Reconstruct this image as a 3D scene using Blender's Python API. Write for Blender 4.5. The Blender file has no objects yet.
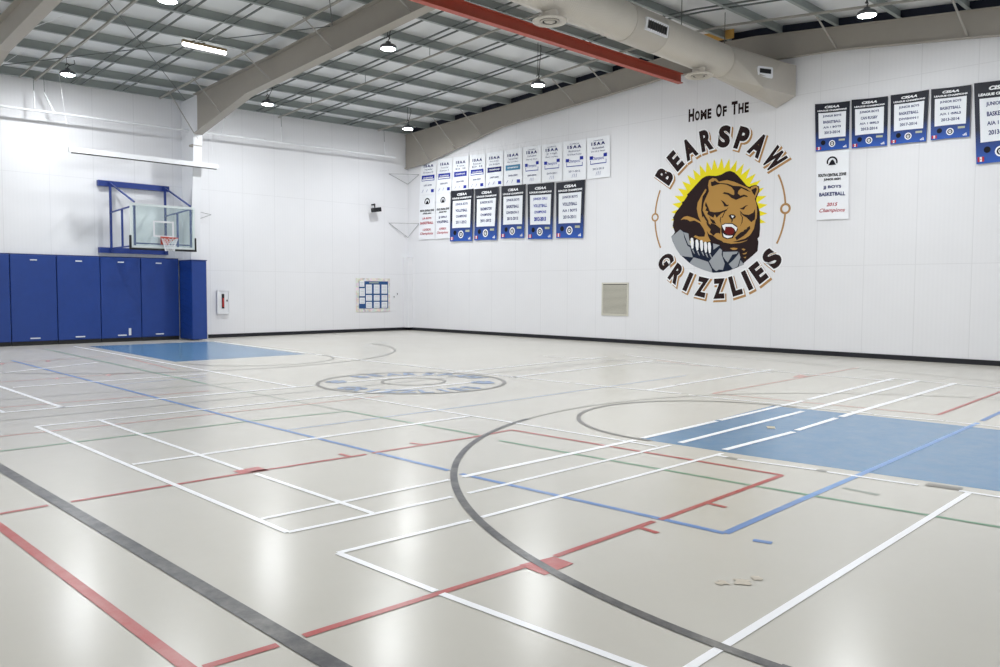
import bpy, bmesh, math, random
from mathutils import Vector, Matrix
from mathutils.geometry import delaunay_2d_cdt
random.seed(7)
S = bpy.context.scene
C = S.collection
PI = math.pi

# ------------------------------------------------------------------ camera, world, exposure
CAMH = 1.68
def make_camera():
    f, yaw, pit, roll = 800.79, 0.781054, -0.0543354, 0.0047929
    fw = Vector((math.cos(pit)*math.cos(yaw), math.cos(pit)*math.sin(yaw), math.sin(pit)))
    rt = Vector((math.sin(yaw), -math.cos(yaw), 0)); up = rt.cross(fw)
    r2 = rt*math.cos(roll) + up*math.sin(roll)
    u2 = -rt*math.sin(roll) + up*math.cos(roll)
    cam = bpy.data.cameras.new('camera'); o = bpy.data.objects.new('camera', cam); C.objects.link(o)
    cam.sensor_fit = 'HORIZONTAL'; cam.sensor_width = 36; cam.lens = f/1000*36
    cam.clip_end = 200
    m = Matrix.Identity(4)
    for i in range(3):
        m[i][0], m[i][1], m[i][2] = r2[i], u2[i], -fw[i]
    m.translation = Vector((0, 0, CAMH))
    o.matrix_world = m
    S.camera = o
make_camera()
w = bpy.data.worlds.new('world'); S.world = w; w.use_nodes = True
w.node_tree.nodes['Background'].inputs[0].default_value = (.5, .55, .6, 1)
w.node_tree.nodes['Background'].inputs[1].default_value = .3
S.view_settings.view_transform = 'Standard'; S.view_settings.look = 'None'
S.view_settings.gamma = 1; S.view_settings.use_curve_mapping = False
S.view_settings.exposure = 0.0
LAMP_W = 168.0            # watts radiated by each high bay lamp
S.cycles.use_denoising = True
S.cycles.max_bounces = 10; S.cycles.diffuse_bounces = 6; S.cycles.glossy_bounces = 4
S.cycles.sample_clamp_indirect = 8

# ------------------------------------------------------------------ materials
def lin(h):
    h = h.lstrip('#'); o = []
    for i in (0, 2, 4):
        c = int(h[i:i+2], 16)/255
        o.append(c/12.92 if c <= .04045 else ((c+.055)/1.055)**2.4)
    return o
_M = {}
def mat(name, hexc, rough=.6, metal=0, noise=0, scale=8, bump=0, bscale=40, spec=.5, coat=0):
    if name in _M: return _M[name]
    m = bpy.data.materials.new(name); m.use_nodes = True; nt = m.node_tree; N = nt.nodes; L = nt.links
    b = N['Principled BSDF']; c = lin(hexc)
    b.inputs['Base Color'].default_value = (*c, 1); b.inputs['Roughness'].default_value = rough
    b.inputs['Metallic'].default_value = metal; b.inputs['Specular IOR Level'].default_value = spec
    b.inputs['Coat Weight'].default_value = coat
    tc = N.new('ShaderNodeTexCoord')
    nz = N.new('ShaderNodeTexNoise'); nz.inputs['Scale'].default_value = scale; nz.inputs['Detail'].default_value = 5
    L.new(tc.outputs['Object'], nz.inputs['Vector'])
    mx = N.new('ShaderNodeMix'); mx.data_type = 'RGBA'
    mx.inputs['A'].default_value = (*[x*(1-noise) for x in c], 1)
    mx.inputs['B'].default_value = (*[min(1, x*(1+noise)) for x in c], 1)
    L.new(nz.outputs['Fac'], mx.inputs['Factor']); L.new(mx.outputs['Result'], b.inputs['Base Color'])
    if bump:
        n2 = N.new('ShaderNodeTexNoise'); n2.inputs['Scale'].default_value = bscale
        L.new(tc.outputs['Object'], n2.inputs['Vector'])
        bp = N.new('ShaderNodeBump'); bp.inputs['Strength'].default_value = bump; bp.inputs['Distance'].default_value = .01
        L.new(n2.outputs['Fac'], bp.inputs['Height']); L.new(bp.outputs['Normal'], b.inputs['Normal'])
    _M[name] = m; return m

def emit(name, col, strength):
    m = bpy.data.materials.new(name); m.use_nodes = True; nt = m.node_tree
    b = nt.nodes['Principled BSDF']; b.inputs['Base Color'].default_value = (.8, .8, .8, 1)
    b.inputs['Emission Color'].default_value = (*col, 1); b.inputs['Emission Strength'].default_value = strength
    return m

def panel_wall(name, hexc, axis, pitch, off, zj):
    """painted metal liner panels: fine joints every <pitch> metres and at two heights"""
    m = bpy.data.materials.new(name); m.use_nodes = True; nt = m.node_tree; N = nt.nodes; L = nt.links
    b = N['Principled BSDF']; c = lin(hexc); b.inputs['Roughness'].default_value = .55
    tc = N.new('ShaderNodeTexCoord'); sp = N.new('ShaderNodeSeparateXYZ'); L.new(tc.outputs['Object'], sp.inputs[0])
    def mth(op, a, bb=None, cc=None):
        n = N.new('ShaderNodeMath'); n.operation = op
        for i, v in enumerate((a, bb, cc)):
            if v is None: continue
            if isinstance(v, (int, float)): n.inputs[i].default_value = v
            else: L.new(v, n.inputs[i])
        return n.outputs[0]
    u = mth('FRACT', mth('DIVIDE', mth('SUBTRACT', sp.outputs[axis], off), pitch))
    line = mth('LESS_THAN', u, .014)
    z = sp.outputs['Z']
    for h in zj:
        line = mth('MAXIMUM', line, mth('LESS_THAN', mth('ABSOLUTE', mth('SUBTRACT', z, h)), .008))
    rib = mth('SINE', mth('MULTIPLY', sp.outputs[axis], 2*PI/.1))
    nz = N.new('ShaderNodeTexNoise'); nz.inputs['Scale'].default_value = 1.3; nz.inputs['Detail'].default_value = 6
    L.new(tc.outputs['Object'], nz.inputs['Vector'])
    v = mth('ADD', mth('MULTIPLY', nz.outputs['Fac'], .05), .965)
    v = mth('SUBTRACT', v, mth('MULTIPLY', line, .10))
    v = mth('ADD', v, mth('MULTIPLY', rib, .006))
    vm = N.new('ShaderNodeVectorMath'); vm.operation = 'SCALE'; vm.inputs[0].default_value = c
    L.new(v, vm.inputs['Scale']); L.new(vm.outputs[0], b.inputs['Base Color'])
    return m

def floor_mat():
    m = bpy.data.materials.new('floor_vinyl'); m.use_nodes = True; nt = m.node_tree; N = nt.nodes; L = nt.links
    b = N['Principled BSDF']; b.inputs['Specular IOR Level'].default_value = .38
    tc = N.new('ShaderNodeTexCoord')
    def noise(sc, det=6, rough=.6, dist=0):
        n = N.new('ShaderNodeTexNoise'); n.inputs['Scale'].default_value = sc; n.inputs['Detail'].default_value = det
        n.inputs['Roughness'].default_value = rough; n.inputs['Distortion'].default_value = dist
        L.new(tc.outputs['Object'], n.inputs['Vector']); return n.outputs['Fac']
    a = noise(.5, 4); bb = noise(9, 8, .7); sp = noise(220, 2)
    r1 = N.new('ShaderNodeValToRGB'); r1.color_ramp.elements[0].position = .3; r1.color_ramp.elements[1].position = .7
    r1.color_ramp.elements[0].color = (*lin('#cac6bc'), 1); r1.color_ramp.elements[1].color = (*lin('#cecac1'), 1)
    L.new(a, r1.inputs[0])
    def mul(prev, fac, lo, hi):
        mr = N.new('ShaderNodeMapRange'); mr.inputs['From Min'].default_value = .3; mr.inputs['From Max'].default_value = .7
        mr.inputs['To Min'].default_value = lo; mr.inputs['To Max'].default_value = hi; L.new(fac, mr.inputs['Value'])
        v = N.new('ShaderNodeVectorMath'); v.operation = 'SCALE'; L.new(prev, v.inputs[0]); L.new(mr.outputs[0], v.inputs['Scale'])
        return v.outputs[0]
    c = mul(r1.outputs[0], bb, .992, 1.006); c = mul(c, sp, .985, 1.015)
    L.new(c, b.inputs['Base Color'])
    mr = N.new('ShaderNodeMapRange'); mr.inputs['To Min'].default_value = .225; mr.inputs['To Max'].default_value = .25
    L.new(noise(2.2, 6), mr.inputs['Value']); L.new(mr.outputs[0], b.inputs['Roughness'])
    bp = N.new('ShaderNodeBump'); bp.inputs['Strength'].default_value = .012; bp.inputs['Distance'].default_value = .01
    L.new(noise(3, 2), bp.inputs['Height']); L.new(bp.outputs['Normal'], b.inputs['Normal'])
    return m

def paint_mat(name, hexc, wear=.25, rough=.3):
    """floor line paint with scuffed wear"""
    m = bpy.data.materials.new(name); m.use_nodes = True; nt = m.node_tree; N = nt.nodes; L = nt.links
    b = N['Principled BSDF']; b.inputs['Roughness'].default_value = rough
    tc = N.new('ShaderNodeTexCoord'); n = N.new('ShaderNodeTexNoise'); n.inputs['Scale'].default_value = 3.5
    n.inputs['Detail'].default_value = 10; n.inputs['Roughness'].default_value = .75
    L.new(tc.outputs['Object'], n.inputs['Vector'])
    r = N.new('ShaderNodeValToRGB'); r.color_ramp.elements[0].position = .4; r.color_ramp.elements[1].position = .75
    c = lin(hexc); fl = lin('#c6c2b7')
    r.color_ramp.elements[0].color = (*c, 1); r.color_ramp.elements[1].color = (*[x*(1-wear)+y*wear for x, y in zip(c, fl)], 1)
    L.new(n.outputs['Fac'], r.inputs[0]); L.new(r.outputs[0], b.inputs['Base Color'])
    return m

def glass_mat():
    m = bpy.data.materials.new('backboard_glass'); m.use_nodes = True; nt = m.node_tree; N = nt.nodes; L = nt.links
    b = N['Principled BSDF']; b.inputs['Base Color'].default_value = (.75, .86, .84, 1); b.inputs['Roughness'].default_value = .03
    tr = N.new('ShaderNodeBsdfTransparent'); tr.inputs[0].default_value = (.91, .96, .95, 1)
    mx = N.new('ShaderNodeMixShader'); mx.inputs[0].default_value = .09
    L.new(tr.outputs[0], mx.inputs[1]); L.new(b.outputs[0], mx.inputs[2])
    L.new(mx.outputs[0], N['Material Output'].inputs['Surface'])
    return m

# ------------------------------------------------------------------ object helpers
def tag(o, label=None, cat=None, group=None, kind=None):
    if label: o['label'] = label
    if cat: o['category'] = cat
    if group: o['group'] = group
    if kind: o['kind'] = kind
    return o
def empty(name, loc=(0, 0, 0), label=None, cat=None, group=None):
    o = bpy.data.objects.new(name, None); C.objects.link(o); o.location = loc; o.empty_display_size = .1
    return tag(o, label, cat, group)

class MB:
    """collects shapes in world metres and links them as one mesh object"""
    def __init__(s): s.v = []; s.f = []; s.m = []; s.sm = []
    def add(s, vs, fs, mi=0, smooth=False):
        k = len(s.v); s.v += [tuple(v) for v in vs]
        for f in fs: s.f.append(tuple(i+k for i in f)); s.m.append(mi); s.sm.append(smooth)
        return s
    def box(s, a, b, mi=0):
        (x0, y0, z0), (x1, y1, z1) = a, b
        x0, x1 = sorted((x0, x1)); y0, y1 = sorted((y0, y1)); z0, z1 = sorted((z0, z1))
        vs = [(x0,y0,z0),(x1,y0,z0),(x1,y1,z0),(x0,y1,z0),(x0,y0,z1),(x1,y0,z1),(x1,y1,z1),(x0,y1,z1)]
        return s.add(vs, [(0,3,2,1),(4,5,6,7),(0,1,5,4),(1,2,6,5),(2,3,7,6),(3,0,4,7)], mi)
    def bar(s, p, q, w, h=None, mi=0, up=(0, 0, 1)):
        """rectangular bar from p to q: w across, h along up"""
        p, q = Vector(p), Vector(q); h = h or w; d = (q-p).normalized(); up = Vector(up)
        if abs(d.dot(up)) > .98: up = Vector((1, 0, 0))
        sd = d.cross(up).normalized(); uu = sd.cross(d)
        vs = []
        for c in (p, q):
            for a, b in ((-1,-1),(1,-1),(1,1),(-1,1)): vs.append(c + sd*a*w/2 + uu*b*h/2)
        return s.add(vs, [(0,3,2,1),(4,5,6,7),(0,1,5,4),(1,2,6,5),(2,3,7,6),(3,0,4,7)], mi)
    def tube(s, p, q, r, n=10, r2=None, mi=0, caps=True):
        p, q = Vector(p), Vector(q); d = (q-p).normalized(); up = Vector((0,0,1)) if abs(d.z) < .95 else Vector((1,0,0))
        a = d.cross(up).normalized(); b = a.cross(d); r2 = r if r2 is None else r2
        vs = [p+(a*math.cos(t)+b*math.sin(t))*r for t in [2*PI*i/n for i in range(n)]]
        vs += [q+(a*math.cos(t)+b*math.sin(t))*r2 for t in [2*PI*i/n for i in range(n)]]
        s.add(vs, [(i,(i+1)%n,n+(i+1)%n,n+i) for i in range(n)], mi, True)
        if caps: s.add(vs, [tuple(range(n-1,-1,-1)), tuple(range(n,2*n))], mi)
        return s
    def lathe(s, c, prof, n=28, mi=0, smooth=True):
        """profile [(r,z)] about the vertical through c"""
        vs = [(c[0]+r*math.cos(2*PI*i/n), c[1]+r*math.sin(2*PI*i/n), c[2]+z) for r, z in prof for i in range(n)]
        fs = [(j*n+i, j*n+(i+1)%n, (j+1)*n+(i+1)%n, (j+1)*n+i) for j in range(len(prof)-1) for i in range(n)]
        return s.add(vs, fs, mi, smooth)
    def prism(s, poly, fn, d0, d1, mi=0):
        """outline poly [(a,b)] placed by fn(a,b,d) between depths d0 and d1"""
        n = len(poly); vs = [fn(a, b, d0) for a, b in poly]+[fn(a, b, d1) for a, b in poly]
        fs = [tuple(range(n)), tuple(range(2*n-1, n-1, -1))]+[(i, n+i, n+(i+1)%n, (i+1)%n) for i in range(n)]
        return s.add(vs, fs, mi)
    def build(s, name, mats, parent=None, recalc=True):
        me = bpy.data.meshes.new(name); base = Vector((0,0,0))
        me.from_pydata([tuple(Vector(v)) for v in s.v], [], s.f)
        if not isinstance(mats, (list, tuple)): mats = [mats]
        for m in mats: me.materials.append(m)
        for p, mi, sm in zip(me.polygons, s.m, s.sm): p.material_index = mi; p.use_smooth = sm
        if recalc:
            bm = bmesh.new(); bm.from_mesh(me); bmesh.ops.recalc_face_normals(bm, faces=bm.faces); bm.to_mesh(me); bm.free()
        o = bpy.data.objects.new(name, me); C.objects.link(o)
        if parent is not None:
            o.parent = parent
            off = Vector(parent.get('_o', (0,0,0))); o['_o'] = off
            if off.length: 
                for v in me.vertices: v.co -= off
        return o
def root(name, loc, label, cat, group=None):
    """Empty at a thing's base; its parts are given in world metres and moved into its frame"""
    o = empty(name, loc, label, cat, group); o['_o'] = loc; return o
def done():
    for o in bpy.data.objects:
        if '_o' in o: del o['_o']
def bevel(o, wdt=.01, seg=2):
    m = o.modifiers.new('bevel', 'BEVEL'); m.width = wdt; m.segments = seg; m.limit_method = 'ANGLE'; return o

_T = {}
def glyphs(txt, bold=.02, shear=0, space=1.0):
    """text as flat polygons: (verts 2D, faces), lower-left at 0,0; unit = cap height"""
    k = (txt, bold, shear, space)
    if k in _T: return _T[k]
    cu = bpy.data.curves.new('t', 'FONT'); cu.body = txt; cu.offset = bold; cu.shear = shear; cu.resolution_u = 3
    cu.space_character = space; cu.fill_mode = 'BOTH'
    ob = bpy.data.objects.new('t', cu); C.objects.link(ob)
    dg = bpy.context.evaluated_depsgraph_get(); dg.update()
    me = bpy.data.meshes.new_from_object(ob.evaluated_get(dg))
    vs = [(v.co.x, v.co.y) for v in me.vertices]; fs = [tuple(p.vertices) for p in me.polygons]
    bpy.data.objects.remove(ob); bpy.data.curves.remove(cu); bpy.data.meshes.remove(me)
    xs = [v[0] for v in vs] or [0]; ys = [v[1] for v in vs] or [0]
    x0, y0, hh = min(xs), min(ys), (max(ys)-min(ys)) or 1
    vs = [((x-x0)/hh, (y-y0)/hh) for x, y in vs]
    _T[k] = (vs, fs, (max(xs)-x0)/hh); return _T[k]
LINES = [('white',0.05,[(2.88,10.76),(2.84,4.87)]),('white',0.05,[(3.6,10.79),(3.54,6.87)]),('white',0.05,[(3.55,6.64),(3.54,4.85)]),('white',0.05,[(2.88,10.76),(7.28,10.64)]),('white',0.05,[(2.9,7.8),(7.22,7.73)]),('white',0.05,[(2.84,4.87),(3.19,4.84)]),('white',0.05,[(3.19,4.84),(4.29,4.79)]),('white',0.05,[(4.46,4.78),(7.45,4.76)]),('white',0.05,[(7.64,4.76),(10.91,4.83)]),('white',0.05,[(11.16,4.84),(16.26,4.99)]),('white',0.05,[(2.84,4.26),(3.94,4.2)]),('white',0.05,[(4.05,4.2),(7.45,4.14)]),('white',0.05,[(7.64,4.22),(9.22,4.19)]),('white',0.05,[(9.35,4.21),(10.65,4.26)]),('white',0.05,[(10.8,4.26),(16.33,4.38)]),('white',0.05,[(2.87,5.29),(4.66,5.24)]),('white',0.05,[(4.82,5.24),(7.41,5.2)]),('white',0.05,[(7.56,5.21),(9.27,5.24)]),('white',0.05,[(9.35,5.24),(11.96,5.3)]),('white',0.05,[(12.14,5.31),(16.33,5.46)]),('white',0.05,[(2.84,4.26),(2.86,3.33)]),('white',0.05,[(2.86,3.28),(2.92,2.02),(2.97,0.93)]),('white',0.05,[(2.69,1.84),(3.16,1.85)]),('white',0.05,[(3.16,1.85),(7.46,1.87)]),('white',0.05,[(7.49,1.95),(7.51,1.44)]),('white',0.05,[(7.68,24.83),(7.24,12.06)]),('white',0.05,[(7.25,10.67),(7.27,7.2)]),('white',0.05,[(7.27,7.2),(7.28,4.81)]),('white',0.05,[(7.33,4.16),(7.32,4.01)]),('white',0.05,[(7.3,3.89),(7.4,3.13)]),('white',0.05,[(7.39,3.03),(7.45,2.26)]),('white',0.05,[(11.62,24.29),(11.12,15.11)]),('white',0.05,[(11.12,15.11),(11.17,9.28)]),('white',0.05,[(11.17,9.14),(11.34,7.06)]),('white',0.05,[(11.28,6.89),(11.4,4.07)]),('white',0.05,[(11.31,4.01),(11.45,3.19)]),('white',0.05,[(11.44,3.16),(11.43,2.44)]),('white',0.05,[(2.86,12.27),(7.58,12.08)]),('white',0.05,[(8.13,12.12),(10.44,12.06)]),('white',0.05,[(10.76,12.08),(16.24,12.29)]),('white',0.05,[(7.27,10.62),(10.2,10.57)]),('white',0.05,[(11.05,10.65),(16.14,10.84)]),('white',0.05,[(11.33,7.7),(12.26,7.74)]),('white',0.05,[(12.35,7.76),(16.25,7.9)]),('white',0.05,[(3.75,15.26),(7.08,15.15)]),('white',0.04,[(4.21,17.98),(6.41,19.14)]),('white',0.05,[(3.64,16.91),(3.61,12.22)]),('white',0.05,[(2.89,12.93),(2.91,12.23)]),('white',0.04,[(16.33,5.46),(16.11,3.46)]),('white',0.04,[(15.26,13.58),(16.05,9.42)]),('white',0.04,[(17.1,12.35),(15.59,7.59)]),('white',0.04,[(16.05,9.42),(15.9,5.32)]),('black',0.13,[(1.97,10.12),(1.97,8.51),(1.96,3.05),(1.97,2.39)]),('grey',0.04,[(2.68,11.53),(7.16,11.44)]),('grey',0.04,[(7.16,11.44),(15.87,11.46)]),('grey',0.04,[(3.19,13.69),(4.94,13.53)]),('greygreen',0.04,[(4.94,13.53),(7.04,13.32)]),('grey',0.04,[(20.03,15.44),(17.23,3.86)]),('grey',0.09,[(7.31,4.01),(7.3,3.9)]),('grey',0.09,[(7.42,3.12),(7.39,3.04)]),('brown',0.12,[(7.54,2.22),(7.57,1.95)]),('greygreen',0.06,[(6.89,2.68),(6.86,2.38)]),('red',0.075,[(1.44,8.16),(1.47,6.4)]),('red',0.075,[(1.47,6.4),(1.49,3.43),(1.5,2.79)]),('red',0.05,[(1.54,3.37),(1.89,3.34)]),('red',0.05,[(2.03,3.34),(3.52,3.26)]),('red',0.05,[(3.78,3.25),(4.88,3.25)]),('red',0.05,[(4.95,3.24),(6.96,3.26)]),('red',0.05,[(6.96,3.26),(6.88,6.62)]),('red',0.05,[(6.88,6.62),(6.24,6.59)]),('red',0.05,[(6.24,6.59),(4.86,6.66)]),('red',0.05,[(4.78,6.65),(3.54,6.73)]),('red',0.05,[(3.54,6.73),(2.04,6.76)]),('red',0.05,[(1.88,6.77),(1.49,6.76)]),('red',0.05,[(4.68,3.25),(4.66,3.07)]),('red',0.05,[(5.61,3.26),(5.6,3.07)]),('red',0.05,[(4.6,6.86),(4.6,6.66)]),('red',0.05,[(5.49,6.82),(5.52,6.63)]),('palered',0.05,[(2.35,10.32),(5.38,10.21)]),('palered',0.05,[(5.39,10.2),(7.64,10.14)]),('palered',0.05,[(2.98,12.81),(5.93,12.6)]),('palered',0.05,[(3.73,16.29),(6.25,16.31)]),('palered',0.05,[(4.76,20.31),(7.24,20.78)]),('palered',0.05,[(7.35,20.09),(6.97,16.32)]),('red',0.05,[(11.96,3.4),(16.28,3.49)]),('palered',0.05,[(11.74,6.72),(18.1,6.79)]),('palered',0.05,[(11.74,6.72),(11.95,3.4)]),('palered',0.05,[(16.43,10.95),(15.85,9.4)]),('green',0.05,[(6.29,6.24),(6.4,3.3)]),('green',0.05,[(6.4,3.3),(6.55,1.25)]),('green',0.05,[(6.3,9.21),(6.36,6.66)]),('green',0.05,[(6.3,9.21),(4.94,9.36)]),('green',0.05,[(4.94,9.36),(2.13,9.38)]),('green',0.05,[(6.78,24.33),(6.33,13.56)]),('greygreen',0.04,[(6.31,13.38),(6.3,9.21)]),('blue',0.06,[(5.14,20.94),(4.91,9.31)]),('blue',0.06,[(4.91,9.31),(4.9,5.52)]),('blue',0.06,[(4.89,5.34),(4.99,2.74)]),('blue',0.06,[(4.99,2.74),(6.24,2.76)]),('blue',0.06,[(6.24,2.76),(7.55,2.77)]),('blue',0.06,[(7.55,2.77),(11.6,2.83)]),('blue',0.06,[(11.82,2.84),(13.45,2.88)]),('blue',0.06,[(4.99,2.53),(5.02,2.41)]),('paleblue',0.05,[(4.94,8.47),(8.49,8.41)]),('paleblue',0.05,[(8.49,8.41),(13.84,8.52)]),('paleblue',0.05,[(5.07,14.49),(6.87,14.73)])]
PATCHES = [('keyblue',[(7.51,5.21),(7.55,3.88),(7.72,1.7),(7.77,1.02),(11.2,1.5),(11.2,2.5),(11.2,4.0),(11.12,5.22),(11.16,5.39),(9.35,5.29)]),('keyblue',[(8.02,24.64),(7.75,18.16),(11.11,18.06),(11.55,24.42)]),('red',[(3.5,3.3),(3.77,3.25),(3.76,3.08),(3.48,3.07)]),('red',[(3.45,6.88),(3.71,6.89),(3.71,6.68),(3.46,6.7)]),('palered',[(15.16,6.95),(15.76,7.04),(15.54,6.8),(15.1,6.76)]),('palered',[(5.64,20.25),(5.78,20.51),(5.75,20.18),(5.63,20.01)]),('palered',[(4.67,16.27),(4.78,16.45),(4.76,16.23),(4.67,16.07)]),('palered',[(5.56,16.23),(5.69,16.43),(5.66,16.16),(5.55,16.02)]),('palered',[(4.71,20.19),(4.83,20.47),(4.82,20.18),(4.71,19.96)]),('beige',[(9.37,4.61),(9.41,4.52),(9.27,4.44),(9.22,4.52)])]
BANNERS = [('white0',[(24.9,6.78),(23.94,6.75),(24.03,5.41),(24.99,5.43)]),('white1',[(23.89,6.76),(23.04,6.71),(23.09,5.41),(23.98,5.41)]),('white2',[(22.99,6.72),(22.12,6.68),(22.16,5.41),(23.05,5.41)]),('white3',[(22.07,6.69),(21.23,6.66),(21.25,5.41),(22.11,5.41)]),('white4',[(21.19,6.67),(20.31,6.65),(20.32,5.4),(21.21,5.41)]),('white5',[(20.27,6.65),(19.39,6.65),(19.38,5.36),(20.28,5.4)]),('white6',[(19.35,6.66),(18.51,6.63),(18.49,5.34),(19.34,5.36)]),('white7',[(18.48,6.64),(17.55,6.61),(17.54,5.32),(18.45,5.34)]),('white8',[(17.52,6.62),(16.54,6.59),(16.52,5.28),(17.5,5.32)]),('white9',[(16.51,6.6),(15.59,6.59),(15.56,5.28),(16.48,5.28)]),('low0',[(25.0,5.43),(24.02,5.41),(24.07,3.66),(25.06,3.67)]),('low1',[(23.98,5.41),(23.16,5.42),(23.18,3.66),(24.02,3.66)]),('blue0',[(23.1,5.45),(21.84,5.44),(21.91,3.5),(23.15,3.53)]),('blue1',[(21.76,5.41),(20.51,5.39),(20.61,3.49),(21.79,3.52)]),('blue2',[(20.39,5.39),(19.2,5.37),(19.25,3.5),(20.4,3.53)]),('blue3',[(19.11,5.35),(17.88,5.31),(17.95,3.41),(19.07,3.45)]),('blue4',[(17.8,5.29),(16.56,5.28),(16.62,3.39),(17.77,3.43)]),('blue5',[(9.01,6.51),(8.12,6.45),(8.11,5.27),(8.95,5.29)]),('blue6',[(8.08,6.47),(7.21,6.42),(7.2,5.23),(8.04,5.26)]),('blue7',[(7.15,6.43),(6.3,6.42),(6.32,5.22),(7.12,5.24)]),('blue8',[(6.25,6.42),(5.41,6.38),(5.41,5.21),(6.22,5.23)]),('blue9',[(5.36,6.4),(4.33,6.37),(4.29,4.57),(5.25,4.57)]),('zone',[(8.95,5.28),(8.12,5.26),(8.08,3.51),(8.9,3.53)])]
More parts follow.
